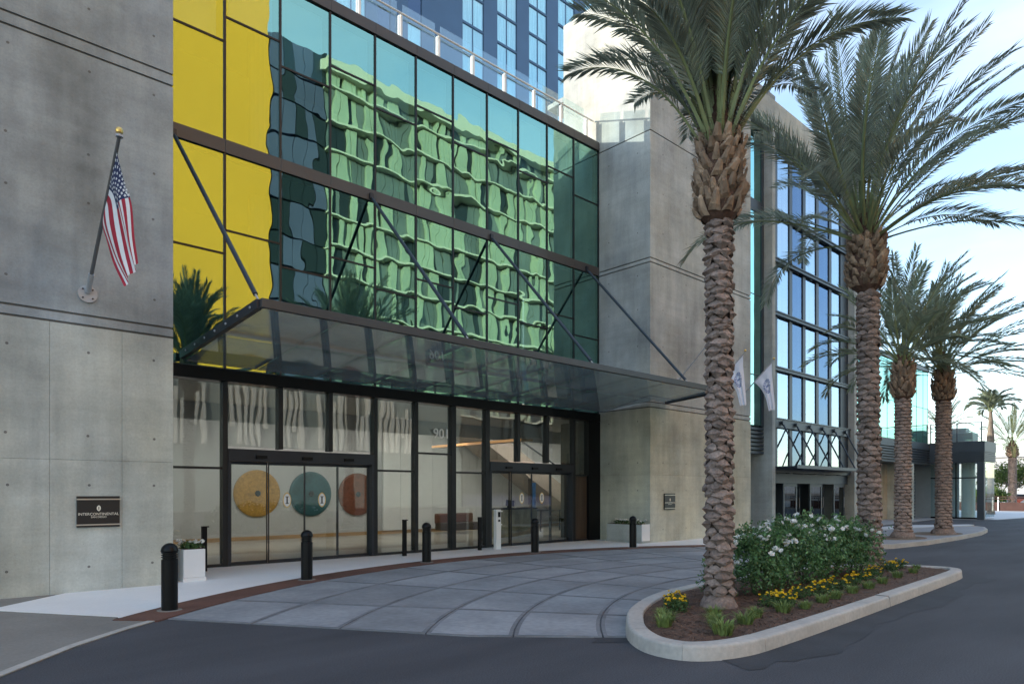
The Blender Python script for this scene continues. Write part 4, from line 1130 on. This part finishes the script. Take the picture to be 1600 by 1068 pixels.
for i in range(n):
    d = (ring[(i + 1) % n] - ring[i - 1]).normalized(); nor.append(Vector((-d.y, d.x)))
cen = sum(ring, Vector((0, 0))) / n
if (cen - ring[0]).dot(nor[0]) < 0: nor = [-q for q in nor]
prof = [(0.0, -.02), (.004, .02), (.012, .118), (.016, .132), (.026, .145), (.042, .150), (.06, .151), (.18, .151), (.20, .150), (.210, .146), (.214, .13), (.22, .05)]
kerb = bpy.data.objects.new('kerb', None); COL.objects.link(kerb); kerb['kind'] = 'structure'
SEG = 9
for g0 in range(0, n, SEG):
    kb = MB(); kb.smooth = True
    ids = list(range(g0, min(g0 + SEG, n) + 1)); w_ = len(ids); dz = random.uniform(-.003, .003)
    for (o_, z) in prof:
        for t_, i in enumerate(ids):
            p = ring[i % n] + nor[i % n] * o_
            if t_ == 0: p = p.lerp(ring[(i + 1) % n] + nor[(i + 1) % n] * o_, .014)
            if t_ == w_ - 1: p = p.lerp(ring[(i - 1) % n] + nor[(i - 1) % n] * o_, .014)
            kb.v.append((p.x, p.y, z + (dz if z > .1 else 0)))
    for q in range(len(prof) - 1):
        for t_ in range(w_ - 1):
            kb.f.append((q * w_ + t_, q * w_ + t_ + 1, (q + 1) * w_ + t_ + 1, (q + 1) * w_ + t_)); kb.m.append(0)
    part('kerb_segment', kb, M['kerb'], kerb)
struct('kerb_footing', MB().prism([(ring[i] + nor[i] * .03)[:] for i in range(n)], -.1, .06), M['joint'])
rp = MB(); fr_ = [i for i in range(n) if ring[i].y < 4.7]
for i in range(n):
    a, b = ring[i], ring[(i + 1) % n]
    if max(a.y, b.y) > 4.9 or min(a.x, b.x) < 6.0: continue
    na, nb_ = nor[i], nor[(i + 1) % n]
    w0 = .42 + .10 * math.sin(i * .7) + .05 * math.sin(i * 2.3); w1 = .42 + .10 * math.sin((i + 1) * .7) + .05 * math.sin((i + 1) * 2.3)
    rp.face([(a.x + na.x * .05, a.y + na.y * .05, .004), (a.x - na.x * w0, a.y - na.y * w0, .004), (b.x - nb_.x * w1, b.y - nb_.y * w1, .004), (b.x + nb_.x * .05, b.y + nb_.y * .05, .004)])
struct('road_patch', rp, mat('asphalt_seal', (0.050, 0.052, 0.058), 0.8, var=0.2, vscale=1.5, bump=0.4, bscale=160, var2=0.2, v2scale=140, spec=0.3))
def mulch_z(x, y):
    return .10 + .05 * max(0, 1 - ((y - 4.8) / 1.3) ** 2) + .02 * mnoise.noise(Vector((x * 2, y * 2, 0)))
inner = [ring[i] + nor[i] * .215 for i in range(n)]
mu = MB(); mu.smooth = True
RS = 8
for k in range(RS + 1):
    f = k / RS
    for p in inner:
        q = p.lerp(Vector((10.5, 4.75)) if True else cen, f * .97)
        if f > 0: q = Vector((p.x + (min(max(p.x, 7.2), 14.6) - p.x) * f, p.y + (4.75 - p.y) * f))
        mu.v.append((q.x, q.y, mulch_z(q.x, q.y) if k else .115))
for k in range(RS):
    for i in range(n):
        mu.f.append((k * n + i, k * n + (i + 1) % n, (k + 1) * n + (i + 1) % n, (k + 1) * n + i)); mu.m.append(0)
struct('mulch_bed', mu, M['mulch'])
def in_island(x, y, m=.25):
    c = False; pts = [ring[i] + nor[i] * m for i in range(n)]
    for i in range(n):
        a, b = pts[i], pts[i - 1]
        if (a.y > y) != (b.y > y) and x < (b.x - a.x) * (y - a.y) / (b.y - a.y) + a.x: c = not c
    return c
ch = MB(); r = random.Random(5)
while len(ch.f) < 9000:
    x, y = r.uniform(5.7, 15.7), r.uniform(3.4, 6.2)
    if x > 10 and r.random() < .55: continue
    if not in_island(x, y): continue
    z = mulch_z(x, y) + r.uniform(.0, .012); l_ = r.uniform(.012, .045); w = r.uniform(.004, .011); a = r.uniform(0, PI); t = r.uniform(-.5, .5)
    c, s = math.cos(a) * l_, math.sin(a) * l_
    ch.face([(x - c - s * w / l_, y - s + c * w / l_, z - t * l_), (x - c + s * w / l_, y - s - c * w / l_, z - t * l_), (x + c, y + s, z + t * l_ + .004)])
o = struct('mulch_chips', ch, M['chip'], 'stuff')

# rose bushes
r = random.Random(21)
bush_spots = [(8.62, 5.15, .13, .62, 'small rose bush half hidden behind the big palm trunk'),
              (9.35, 4.85, .55, .98, 'leafy white rose bush just right of the big palm trunk'),
              (10.3, 4.95, .60, 1.06, 'dense white rose bush, second from the big palm trunk'),
              (11.3, 5.0, .60, 1.10, 'white rose bush in the middle of the hedge row'),
              (12.3, 5.05, .58, 1.02, 'white rose bush, second from the farther palm in the bed'),
              (13.15, 4.95, .52, .95, 'dark leafy rose bush in front of the second palm trunk')]
for (x, y, rad, hgt, lab) in bush_spots:
    t = thing('rose_bush', lab, 'rose bush', (x, y, .12), 'white rose bushes in the island bed')
    mb = MB()
    leaf_cloud(mb, (x, y, .12 + hgt * .50), rad, rad * .88, hgt * .50, int(2600 * rad * hgt), .032, r, .1, .8, .13)
    for k in range(int(46 * rad / .6)):
        a = r.uniform(0, 6.28); q = math.sqrt(r.uniform(.02, 1.0)); zf = r.uniform(.22, .97); q2 = q * math.sqrt(max(.15, 1 - (abs(zf - .45) / .6) ** 2))
        sz = r.uniform(.08, .17)
        leaf_cloud(mb, (x + rad * q2 * math.cos(a), y + rad * .9 * q2 * math.sin(a), .12 + hgt * zf), sz, sz, sz * .9, int(62 * (sz / .13) ** 2), .031, r, .0, .4, .13)
    for k in range(9):
        a = r.uniform(0, 6.28); q = r.uniform(.1, .9)
        leaf_cloud(mb, (x + rad * q * math.cos(a), y + rad * .85 * q * math.sin(a), .12 + hgt * (1.06 - q * q * .35)), .06, .06, .12, 26, .028, r, .0, .3)
    part('foliage', mb, M['rose_leaf'], t, 'stuff')
    st_ = MB()
    for k in range(9):
        a = r.uniform(0, 6.28); q = r.uniform(.3, .8)
        st_.tube((x + .06 * math.cos(a), y + .06 * math.sin(a), .1), (x + rad * q * math.cos(a), y + rad * q * math.sin(a), .12 + hgt * .8), .010, .005, 5)
    part('stem', st_, M['stem'], t, 'stuff')
    nfl = {.62: 0}.get(hgt, 24)
    if 'farther' in lab: nfl = 13
    if 'dark' in lab: nfl = 8
    for k in range(nfl):
        a = r.uniform(0, 6.28); q = math.sqrt(r.uniform(0, .9))
        zz = .12 + hgt * (1.03 - .33 * q * q) + r.uniform(-.05, .08)
        if r.random() < .2: zz -= r.uniform(.1, .3)
        fx, fy = x + rad * q * math.cos(a), y + rad * .9 * q * math.sin(a)
        for c in range(r.choice((1, 1, 2, 3))):
            o = put('rose', rose_meshes[r.randrange(3)], t, Vector((fx + r.uniform(-.06, .06), fy + r.uniform(-.06, .06), zz + r.uniform(-.03, .03))) + wloc(t))
            o.rotation_euler = (r.uniform(-.9, .9), r.uniform(-.9, .9), r.uniform(0, 6)); s = r.uniform(.75, 1.25); o.scale = (s, s, s)

# yellow bedding plants
mari = [(7.30, 4.88), (7.55, 5.05), (7.78, 5.22), (8.62, 4.30), (8.82, 4.20), (9.05, 4.33), (9.55, 4.32), (10.0, 4.30), (10.45, 4.32), (10.95, 4.36), (11.5, 4.38), (12.05, 4.42), (12.65, 4.48), (13.1, 4.6), (14.0, 4.62), (14.35, 4.9), (14.7, 4.7)]
where = ['left of the big palm, nearest the kerb', 'left of the big palm, in the middle', 'left of the big palm, tucked at its trunk', 'right beside the foot of the big palm', 'at the front of the clump by the big palm',
         'just right of the clump by the big palm', 'under the first rose bush', 'between the first and second rose bush', 'under the second rose bush', 'before the second and third rose bush', 'under the third rose bush', 'between the third and fourth rose bush', 'under the fourth rose bush', 'under the dark last rose bush', 'right of the second palm, nearest its trunk', 'behind the farthest bedding plant', 'farthest right near the island tip']
for (x, y), wv in zip(mari, where):
    t = thing('marigold_plant', 'low yellow flowered bedding plant ' + wv, 'bedding plant', (x, y, mulch_z(x, y)), 'yellow bedding plants in the island')
    mb = MB(); leaf_cloud(mb, (x, y, mulch_z(x, y) + .07), .17, .15, .10, 330, .020, r, .1, .3, .1)
    part('foliage', mb, M['herb'], t, 'stuff')
    for k in range(r.randrange(9, 15)):
        a = r.uniform(0, 6.28); q = math.sqrt(r.random())
        o = put('flower', mari_mesh, t, Vector((x + .19 * q * math.cos(a), y + .17 * q * math.sin(a), mulch_z(x, y) + .18 - .07 * q * q + r.uniform(-.02, .02))) + wloc(t))
        o.rotation_euler = (r.uniform(-.6, .6), r.uniform(-.6, .6), 0); s = r.uniform(.8, 1.25); o.scale = (s, s, s)
# grassy tufts
def tuft_mesh(seed, n=170, h=.17, rad=.13):
    rr = random.Random(seed); mb = MB()
    for k in range(n):
        a = rr.uniform(0, 6.28); q = rad * math.sqrt(rr.random()) * .6; x, y = q * math.cos(a), q * math.sin(a)
        hh = h * rr.uniform(.5, 1.1); lean = rr.uniform(.2, 1.0) * hh; w = .0045
        ca, sa = math.cos(a + rr.uniform(-.5, .5)), math.sin(a + rr.uniform(-.5, .5))
        mx_, my_ = x + ca * lean * .4, y + sa * lean * .4
        tx, ty = x + ca * lean, y + sa * lean
        mb.face([(x - sa * w, y + ca * w, 0), (x + sa * w, y - ca * w, 0), (mx_ + sa * w, my_ - ca * w, hh * .65), (mx_ - sa * w, my_ + ca * w, hh * .65)])
        mb.face([(mx_ - sa * w, my_ + ca * w, hh * .65), (mx_ + sa * w, my_ - ca * w, hh * .65), (tx, ty, hh * (.95 - .2 * lean / hh))])
    return mb.mesh('grass_tuft', M['grass'])
tm = [tuft_mesh(k) for k in range(3)]
tufts = [(6.42, 4.45, 1.0, 'at the kerb bend left of the palm'), (6.72, 4.62, .9, 'second from the kerb bend'), (6.95, 4.85, .7, 'small, toward the paved drive'), (6.66, 3.86, 1.25, 'largest and brightest, at the front kerb'),
         (7.0, 4.15, .95, 'behind the brightest tuft'), (7.30, 3.95, 1.0, 'dark, right of the brightest tuft'), (7.42, 4.42, .9, 'below the palm foot on its left'), (7.78, 4.08, .9, 'in front of the palm foot'),
         (8.38, 4.02, 1.0, 'right of the palm foot near the kerb'), (8.85, 3.95, .8, 'in front of the yellow clump'), (9.5, 4.0, .9, 'along the kerb under the first rose'), (10.0, 4.03, .9, 'along the kerb under the second rose'),
         (10.7, 4.06, .9, 'along the kerb under the third rose'), (11.4, 4.08, .9, 'mid way along the long kerb'), (12.2, 4.15, .9, 'past the middle of the long kerb'), (13.2, 4.25, .9, 'before the second palm'), (14.2, 4.3, .8, 'near the far island tip'), (14.9, 4.45, .7, 'last one at the far island tip')]
for k, (x, y, s, wv) in enumerate(tufts):
    o = put('grass_tuft', tm[k % 3], None, (x, y, mulch_z(x, y) - .01)); o.scale = (s, s, s); o.rotation_euler.z = k * 1.3
    tag(o, 'green grassy tuft ' + wv, 'grass tuft', 'grass tufts on the mulch')

# ------------------------------------------------------------------ palms
def frond_mesh(L, elev, az, droop, wind, rr, leaf_len, nleaf, lm, wid=.017):
    """one feather leaf in coordinates of the crown base"""
    mb = MB(); h = Vector((math.cos(az), math.sin(az), 0)); side = Vector((-h.y, h.x, 0))
    N = 14; p = Vector((0, 0, 0)); ang = elev; pts = [p.copy()]; dirs = []
    twist = rr.uniform(-.5, .5)
    for i in range(N):
        f = i / N
        a = ang - droop * f ** 1.6
        d = (h * math.cos(a) + Vector((0, 0, 1)) * math.sin(a) + Vector((wind[0], wind[1], 0)) * f).normalized()
        dirs.append(d); p = p + d * (L / N); pts.append(p.copy())
    dirs.append(dirs[-1])
    for i in range(N):                             # rachis
        f0, f1 = i / N, (i + 1) / N
        w0, w1 = .030 * (1 - f0) ** 1.1 + .004, .030 * (1 - f1) ** 1.1 + .004
        if i == 0: w0 = .05
        d = dirs[i]; s_ = d.cross(Vector((0, 0, 1)));  s_ = s_.normalized() if s_.length > .05 else side; u_ = s_.cross(d)
        d2 = dirs[i + 1]; s2 = d2.cross(Vector((0, 0, 1))); s2 = s2.normalized() if s2.length > .05 else side; u2 = s2.cross(d2)
        a0, b0, c0 = pts[i] + s_ * w0, pts[i] - s_ * w0, pts[i] - u_ * w0 * .9
        a1, b1, c1 = pts[i + 1] + s2 * w1, pts[i + 1] - s2 * w1, pts[i + 1] - u2 * w1 * .9
        mb.face([a0, a1, b1, b0], 1); mb.face([b0, b1, c1, c0], 1); mb.face([c0, c1, a1, a0], 1)
    for k in range(nleaf):
        f = .25 + .75 * (k / (nleaf - 1)) ** .95
        t = f * N; i = min(int(t), N - 1); q = pts[i].lerp(pts[i + 1], t - i); d = dirs[i]
        s_ = d.cross(Vector((0, 0, 1))); s_ = s_.normalized() if s_.length > .05 else side
        s_ = (Matrix.Rotation(twist * f, 3, d) @ s_); u_ = s_.cross(d).normalized()
        env = min(1, (f - .19) * 5.5) * (1 - max(0, f - .62) ** 1.3 * 1.5)
        for sg in (1, -1):
            ll = leaf_len * max(.2, env) * rr.uniform(.82, 1.12)
            fw = .62 + .75 * f + rr.uniform(-.12, .12)
            dd = (d * fw + s_ * sg * (1.0 - .25 * f) + u_ * rr.uniform(.10, .45)).normalized()
            dd2 = (dd * 1.0 + Vector((0, 0, -1)) * rr.uniform(.05, .35) + Vector((wind[0], wind[1], 0)) * .35).normalized()
            wv = dd.cross(u_).normalized() * wid * rr.uniform(.8, 1.2)
            m0 = q + dd * ll * .45; tip = m0 + dd2 * ll * .55
            j = len(mb.v)
            mb.v += [tuple(q), tuple(m0 + wv), tuple(tip), tuple(m0 - wv), tuple(m0 - u_ * wid * .8)]
            mb.f += [(j, j + 1, j + 4), (j, j + 4, j + 3), (j + 1, j + 2, j + 4), (j + 4, j + 2, j + 3)]; mb.m += [0, 0, 0, 0]
    return mb.mesh('frond', [lm, M['rachis']])

rj = random.Random(77)
def scar_mesh(name, w, h, out, jit=False):
    mb = MB()
    L_, R_, T_, D_ = (0.0, -w / 2, h * .05), (0.0, w / 2, h * .05), (-.005, 0, h * .62), (-.005, 0, -h * .55)
    tl, tr = (.0, -w * .27, h * .42), (.0, w * .27, h * .42)
    e0, e1, e2 = (out * .62, -w * .30, h * .03), (out, 0, -h * .04), (out * .62, w * .30, h * .03)
    u0, u1, u2 = (out * .40, -w * .28, -h * .14), (out * .7, 0, -h * .26), (out * .40, w * .28, -h * .14)
    mb.v = [L_, R_, T_, D_, e0, e1, e2, u0, u1, u2, tl, tr]
    mb.f = [(0, 4, 10), (10, 4, 5, 2), (2, 5, 6, 11), (11, 6, 1), (4, 7, 8, 5), (5, 8, 9, 6), (0, 7, 4), (6, 9, 1), (0, 3, 8, 7), (3, 1, 9, 8)]
    mb.m = [0] * len(mb.f)
    if jit: mb.v = [(a + rj.uniform(-.014, .014), b * rj.uniform(.85, 1.1) + rj.uniform(-.012, .012), c + rj.uniform(-.013, .013)) for a, b, c in mb.v]
    return mb.mesh(name, M['scar'])

def date_palm(x, y, z0, R, zboot, ztop, Rb, nfr, L, wind, label, seed, detail=2, lean=(0, 0), elo=.25, ehi=1.45, leaf_len=.46, droop=(.5, 1.3), lm='frond', group='date palms along the drive'):
    rr = random.Random(seed)
    t = thing('date_palm', label, 'palm tree', (x, y, z0), group)
    H = ztop - z0; hb = zboot - z0
    def axis(z): f = z / H; return Vector((lean[0] * f, lean[1] * f, z))
    tr = MB(); nn = 14; zz = 0; prof = []
    nseg = 30
    for k in range(nseg + 1):
        f = k / nseg; z = hb * f
        prof.append((R * (1.28 - .28 * min(1, f * 9)) * (1 - .06 * f), z))
    i0 = len(tr.v)
    for rad, z in prof:
        c = axis(z)
        for k in range(nn):
            a = 2 * PI * k / nn; q = rad * (1 + .05 * rr.uniform(-1, 1)); tr.v.append((c.x + q * math.cos(a), c.y + q * math.sin(a), z - .02))
    for j in range(nseg):
        for k in range(nn):
            tr.f.append((j * nn + k, j * nn + (k + 1) % nn, (j + 1) * nn + (k + 1) % nn, (j + 1) * nn + k)); tr.m.append(0)
    put('trunk', tr.mesh('palm_trunk', M['trunk']), t)
    # root collar
    col = MB(); col.lathe([(R * 1.9, -.03), (R * 1.8, .05), (R * 1.6, .13), (R * 1.3, .2), (R * .95, .24)], (0, 0, 0), 18, 0, .07)
    put('root_collar', col.mesh('root_collar', M['scar']), t)
    # leaf scars
    per = 5; step = 0.098 if R < .15 else .108
    w = 2 * PI * (R + .02) / per * 1.16; hh = step * 1.55
    sm_ = scar_mesh('leaf_scar', w, hh, .074)
    sms = [scar_mesh('leaf_scar', w, hh, .074, True) for _ in range(7)]
    rings = int((hb - .26) / step); cnt = 0
    allm = MB()
    for j in range(rings):
        z = .24 + j * step
        for k in range(per):
            a = 2 * PI * (k + .5 * (j % 2)) / per + j * .055 + rr.uniform(-.06, .06)
            rad = R * (1.0 - .05 * z / hb) * (1 + .22 * max(0, 1 - z / .5)); c = axis(z)
            if detail == 2 and cnt < 300:
                o = put('leaf_scar', sms[rr.randrange(7)], t, (c.x + rad * math.cos(a), c.y + rad * math.sin(a), z + rr.uniform(-.018, .018)))
                o.rotation_euler = (rr.uniform(-.2, .2), rr.uniform(-.1, .1), a); s = rr.uniform(.88, 1.12); o.scale = (s * rr.uniform(.8, 1.25), s, s); cnt += 1
            else:
                mt = Matrix.Translation((c.x + rad * math.cos(a), c.y + rad * math.sin(a), z)) @ Matrix.Rotation(a, 4, 'Z')
                sv = sms[rr.randrange(7)].vertices; i = len(allm.v)
                allm.v += [tuple(mt @ v.co) for v in sv]
                for pl in sm_.polygons: allm.f.append(tuple(i + q for q in pl.vertices)); allm.m.append(0)
    if allm.v: put('leaf_scars', allm.mesh('leaf_scars', M['scar']), t, kind='stuff')
    # boot of cut leaf bases
    core = MB(); core.lathe([(R * .9, hb - .12), (Rb * .80, hb - .02), (Rb * .98, hb + .10), (Rb * .93, hb + (H - hb) * .5), (Rb * .78, H - .05), (Rb * .62, H + .25), (Rb * .35, H + .5), (.03, H + .75)], (lean[0], lean[1], 0), 16, 0, .05)
    put('fibre_core', core.mesh('fibre_core', M['fibre']), t)
    sbm = []
    for q in range(5):
        sb = MB(); ww, hh2 = Rb * rr.uniform(.46, .66), rr.uniform(.15, .25); sk = rr.uniform(-.05, .05)
        L5 = [(-.02, .5, 0, .035), (.018, .44, .25, .05), (.045, .34, .6, .045), (.075, .25, .92, .03)]
        for (ox, wf, zf, th) in L5:
            yy = sk * zf; jt = lambda: rr.uniform(-.008, .008)
            sb.v += [(ox + jt(), yy - ww * wf, zf * hh2), (ox + th + jt(), yy - ww * wf * .45, zf * hh2), (ox + th + jt(), yy + ww * wf * .45, zf * hh2), (ox + jt(), yy + ww * wf, zf * hh2)]
        for a in range(3):
            o_ = a * 4
            for b in range(3): sb.f.append((o_ + b, o_ + b + 1, o_ + b + 5, o_ + b + 4))
        sb.v += [(.09, sk - ww * .1, hh2 * rr.uniform(1.0, 1.15)), (.08, sk + ww * .16, hh2 * rr.uniform(.9, 1.1)), (.05, sk, hh2 * .8)]
        sb.f += [(12, 13, 16), (13, 17, 16), (13, 14, 17), (14, 15, 17), (12, 16, 18), (16, 17, 18), (17, 15, 18)]
        for a in range(22):                        # loose fibres at the rim
            y0 = rr.uniform(-.45, .45) * ww; z0_ = rr.uniform(.1, .9) * hh2; k0 = len(sb.v)
            sb.v += [(.06, y0 - .004, z0_), (.06, y0 + .004, z0_), (.10 + rr.uniform(0, .05), y0 + rr.uniform(-.05, .05), z0_ + rr.uniform(-.05, .08))]; sb.f.append((k0, k0 + 1, k0 + 2))
        sb.m = [0] * len(sb.f)
        sbm.append(sb.mesh('leaf_base', M['stub']))
    nb = max(5, int((H - hb) / .105))
    for j in range(nb):
        z = hb - .03 + (H - hb) * j / nb
        for k in range(9):
            a = 2 * PI * (k + .5 * (j % 2)) / 9 + rr.uniform(-.14, .14)
            f = j / nb; rad = Rb * (.92 - .22 * max(0, f - .45)) * (.9 if j == 0 else 1)
            o = put('leaf_base', sbm[rr.randrange(5)], t, (lean[0] + rad * math.cos(a), lean[1] + rad * math.sin(a), z + rr.uniform(-.03, .03)))
            o.rotation_euler = (rr.uniform(-.3, .3), -.06 + rr.uniform(-.1, .2), a); s = rr.uniform(.8, 1.15); o.scale = (s, s * rr.uniform(.85, 1.2), s * rr.uniform(.8, 1.2))
    # torn fibre around the crown
    fb = MB()
    for k in range(900 if detail == 2 else 250):
        a = rr.uniform(0, 6.28); q = Rb * rr.uniform(.55, 1.0); z = H + rr.uniform(-.1, .62)
        p = Vector((lean[0] + q * math.cos(a), lean[1] + q * math.sin(a), z)); d = Vector((math.cos(a) * rr.uniform(.2, 1), math.sin(a) * rr.uniform(.2, 1), rr.uniform(-1.2, .5))).normalized() * rr.uniform(.08, .28)
        sd = d.orthogonal().normalized() * .006
        fb.face([p - sd, p + sd, p + d])
    put('crown_fibre', fb.mesh('crown_fibre', M['fibre']), t, kind='stuff')
    # fronds
    for k in range(nfr):
        f = (k + .5) / nfr
        az = k * 2.39996 + rr.uniform(-.25, .25)
        el = ehi - (ehi - elo) * f ** 1.25 + rr.uniform(-.10, .10)
        dr = droop[0] + (droop[1] - droop[0]) * f + rr.uniform(-.15, .15)
        Lf = L * rr.uniform(.86, 1.08) * (1 - .12 * f)
        rad = Rb * (.25 + .5 * f)
        me = frond_mesh(Lf, el, az, dr, wind, rr, leaf_len * rr.uniform(.9, 1.1), 70 if detail == 2 else 50, M[lm], .015 if detail == 2 else .021)
        put('frond', me, t, (lean[0] + rad * math.cos(az), lean[1] + rad * math.sin(az), H + .32 - .42 * f))
    return t

date_palm(8.10, 4.75, .10, .136, 5.28, 6.30, .275, 52, 2.75, (.10, -.08), 'tall date palm in front, its trunk nearest the camera', 3, 2, (0.0, 0.0), .98, 1.53, .46, (.25, 1.30))
date_palm(14.40, 5.12, .10, .168, 5.72, 6.70, .32, 56, 3.9, (.34, -.30), 'second date palm at the far end of the rose bed', 8, 2, (-.05, .05), .25, 1.5, .52, (.20, 1.1))
date_palm(25.1, 7.90, .12, .21, 4.85, 5.95, .33, 42, 3.3, (.30, -.26), 'left of the two date palms on the far island', 15, 1, (.02, 0), .1, 1.45, .5, (.35, 1.2), 'frond_far')
date_palm(28.6, 7.65, .12, .22, 5.05, 6.05, .34, 46, 3.5, (.55, -.48), 'right date palm on the far island, swept by the wind', 19, 1, (.0, 0), .1, 1.4, .5, (.35, 1.1), 'frond_far')
# far palms
date_palm(78.0, 15.2, 0, .3, 5.0, 5.9, .5, 26, 4.0, (0, 0), 'sunlit short date palm by the parking lot at the right edge', 23, 1, (0, 0), .0, 1.45, .5, (.4, 1.3), 'frond_sun', 'palms by the parking lot')
date_palm(84.0, 22.5, 0, .3, 7.3, 8.2, .5, 26, 3.8, (0, 0), 'far date palm showing above the pavilion roof', 29, 1, (0, 0), .0, 1.45, .5, (.4, 1.3), 'frond_sun', 'palms by the parking lot')

# slender queen palm
qx, qy = 59.5, 12.9
qp = thing('queen_palm', 'slender tall palm with drooping plume standing right of the pavilion', 'palm tree', (qx, qy, 0))
tk = MB(); tk.lathe([(.30, 0), (.22, .4), (.20, 2.5), (.17, 4.4), (.23, 5.1), (.25, 5.6), (.17, 6.4), (.14, 7.0), (.10, 7.6)], (0, 0, 0), 12, 0, .04)
put('trunk', tk.mesh('queen_palm_trunk', M['bark']), qp)
rr = random.Random(31)
for k in range(17):
    f = k / 17
    me = frond_mesh(rr.uniform(1.7, 2.2), 1.5 - .8 * f, k * 2.4, 1.1 + .9 * f, (0.12, -.12), rr, .62, 52, M['frond_far'], .03)
    put('frond', me, qp, (0, 0, 7.4))

# ------------------------------------------------------------------ far trees, cars, wall
def round_tree(x, y, h, rad, lab, seed, name='shade_tree'):
    rr = random.Random(seed)
    t = thing(name, lab, 'tree', (x, y, 0), 'trees beyond the parking lot')
    tk = MB().tube((x, y, -.05), (x, y, h * .5), .18, .12, 8)
    for k in range(5):
        a = k * 1.26; tk.tube((x, y, h * .42), (x + rad * .6 * math.cos(a), y + rad * .6 * math.sin(a), h * .7), .09, .03, 6)
    part('trunk', tk, M['bark'], t)
    mb = MB()
    for k in range(16):
        a = rr.uniform(0, 6.28); q = rad * rr.uniform(.1, .75)
        leaf_cloud(mb, (x + q * math.cos(a), y + q * math.sin(a), h * rr.uniform(.55, .88)), rad * .42, rad * .42, rad * .32, 260, .13, rr, .3, .4)
    part('crown', mb, M['tree_leaf'], t)
round_tree(83, 16.0, 4.6, 3.4, 'bushy light green tree at the right edge of the picture', 1)
round_tree(89, 12.5, 5.0, 3.4, 'bushy green tree right of the short sunlit palm', 2)
round_tree(73, 15.8, 1.9, 1.6, 'low green shrub at the foot of the slender palm', 3, 'shrub')
fw = thing('boundary_wall', 'low red brown wall with white rail along the parking lot', 'wall', (71, 14, 0))
part('wall', B(71.0, 71.3, -6, 20.5, 0, .75), M['brickred'], fw)
for k in range(12):
    part('rail_post', B(70.9, 70.98, -5 + k * 2.2, -4.92 + k * 2.2, 0, 1.25), M['white'], fw)
part('rail', B(70.9, 70.96, -6, 20.5, 1.0, 1.07).box(70.9, 70.96, -6, 20.5, 1.2, 1.26), M['brickred'], fw)

def car(x, y, rz, paint, lab):
    t = thing('parked_car', lab, 'car', (x, y, .02), 'cars in the far parking lot', rz)
    prof = [(-2.2, .35), (-2.2, .75), (-2.05, .88), (-1.3, .95), (1.2, .95), (2.0, .85), (2.2, .68), (2.2, .35)]
    def loft(pr, w0, w1, z_top):
        mb = MB(); n = len(pr)
        for sgn in (-1, 1): mb.v += [(px, sgn * w0 / 2, pz) for px, pz in pr]
        mb.f = [tuple(range(n))[::-1], tuple(range(n, 2 * n))] + [(i, (i + 1) % n, n + (i + 1) % n, n + i) for i in range(n)]; mb.m = [0] * len(mb.f)
        return mb
    put('body', loft(prof, 1.75, 1.7, 1).mesh('car_body', paint), t)
    cb = [(-1.75, .951), (-1.1, 1.38), (.3, 1.40), (1.15, .951)]
    mb = MB()
    for sgn in (-1, 1): mb.v += [(px, sgn * (.84 if pz < 1 else .64), pz) for px, pz in cb]
    mb.f = [(3, 2, 1, 0), (4, 5, 6, 7), (0, 1, 5, 4), (1, 2, 6, 5), (2, 3, 7, 6)]; mb.m = [0, 0, 0, 1, 0]
    put('cabin', mb.mesh('car_cabin', [M['car_glass'], paint]), t)
    for wx in (-1.35, 1.38):
        for wy in (-.80, .80):
            w = put('wheel', MB().tube((wx, wy - .1, .32), (wx, wy + .1, .32), .32, n=14).mesh('wheel', M['tyre']), t)
    for wy in (-.6, .6):
        put('headlight', B(2.19, 2.215, wy - .16, wy + .16, .6, .72).mesh('headlight', M['headlight']), t)
cars = [(88, 19.5, 1.4, 'car_white', 'white car parked beside the slender palm, nearest the pavilion'), (88.5, 16.6, 1.5, 'car_red', 'red car in the far parking lot behind the palm trunk'),
        (89, 13.8, 1.55, 'car_silver', 'silver car in the far parking lot under the sunlit palm'), (80, 12.6, 1.6, 'car_white', 'white car at the right edge behind the brown wall'), (97, 21, 1.5, 'car_blue', 'dark blue car in the rear row of the parking lot'),
        (98, 17.5, 1.5, 'car_white', 'white car in the rear row of the parking lot')]
for x, y, rz, p, lab in cars: car(x, y, rz, M[p], lab)
fb_ = thing('warehouse', 'pale low building far behind the parking lot', 'building', (150, 34, 0))
part('wall', B(140, 165, 22, 60, 0, 7.5), M['far_wall'], fb_); part('roof', B(139.5, 165.5, 21.5, 60.5, 7.51, 7.9), M['far_wall'], fb_)
hl = MB()
for k in range(24):
    pass
xs = [(-0.05 + .03 * k) for k in range(60)]
prev = None
for k in range(61):
    a = math.radians(-25 + k * 1.4); dist = 900; x, y = dist * math.cos(a), dist * math.sin(a)
    hgt = 22 + 14 * mnoise.noise(Vector((k * .15, 3, 0))) + 5 * mnoise.noise(Vector((k * .6, 9, 0)))
    cur = (x, y, hgt)
    if prev:
        hl.face([(prev[0], prev[1], -1), (x, y, -1), (x, y, hgt), prev]); x2, y2 = x * 1.3, y * 1.3
        hl.face([prev, (x, y, hgt), (x2, y2, -1), (prev[0] * 1.3, prev[1] * 1.3, -1)])
    prev = cur
struct('hills', hl, M['hill'])
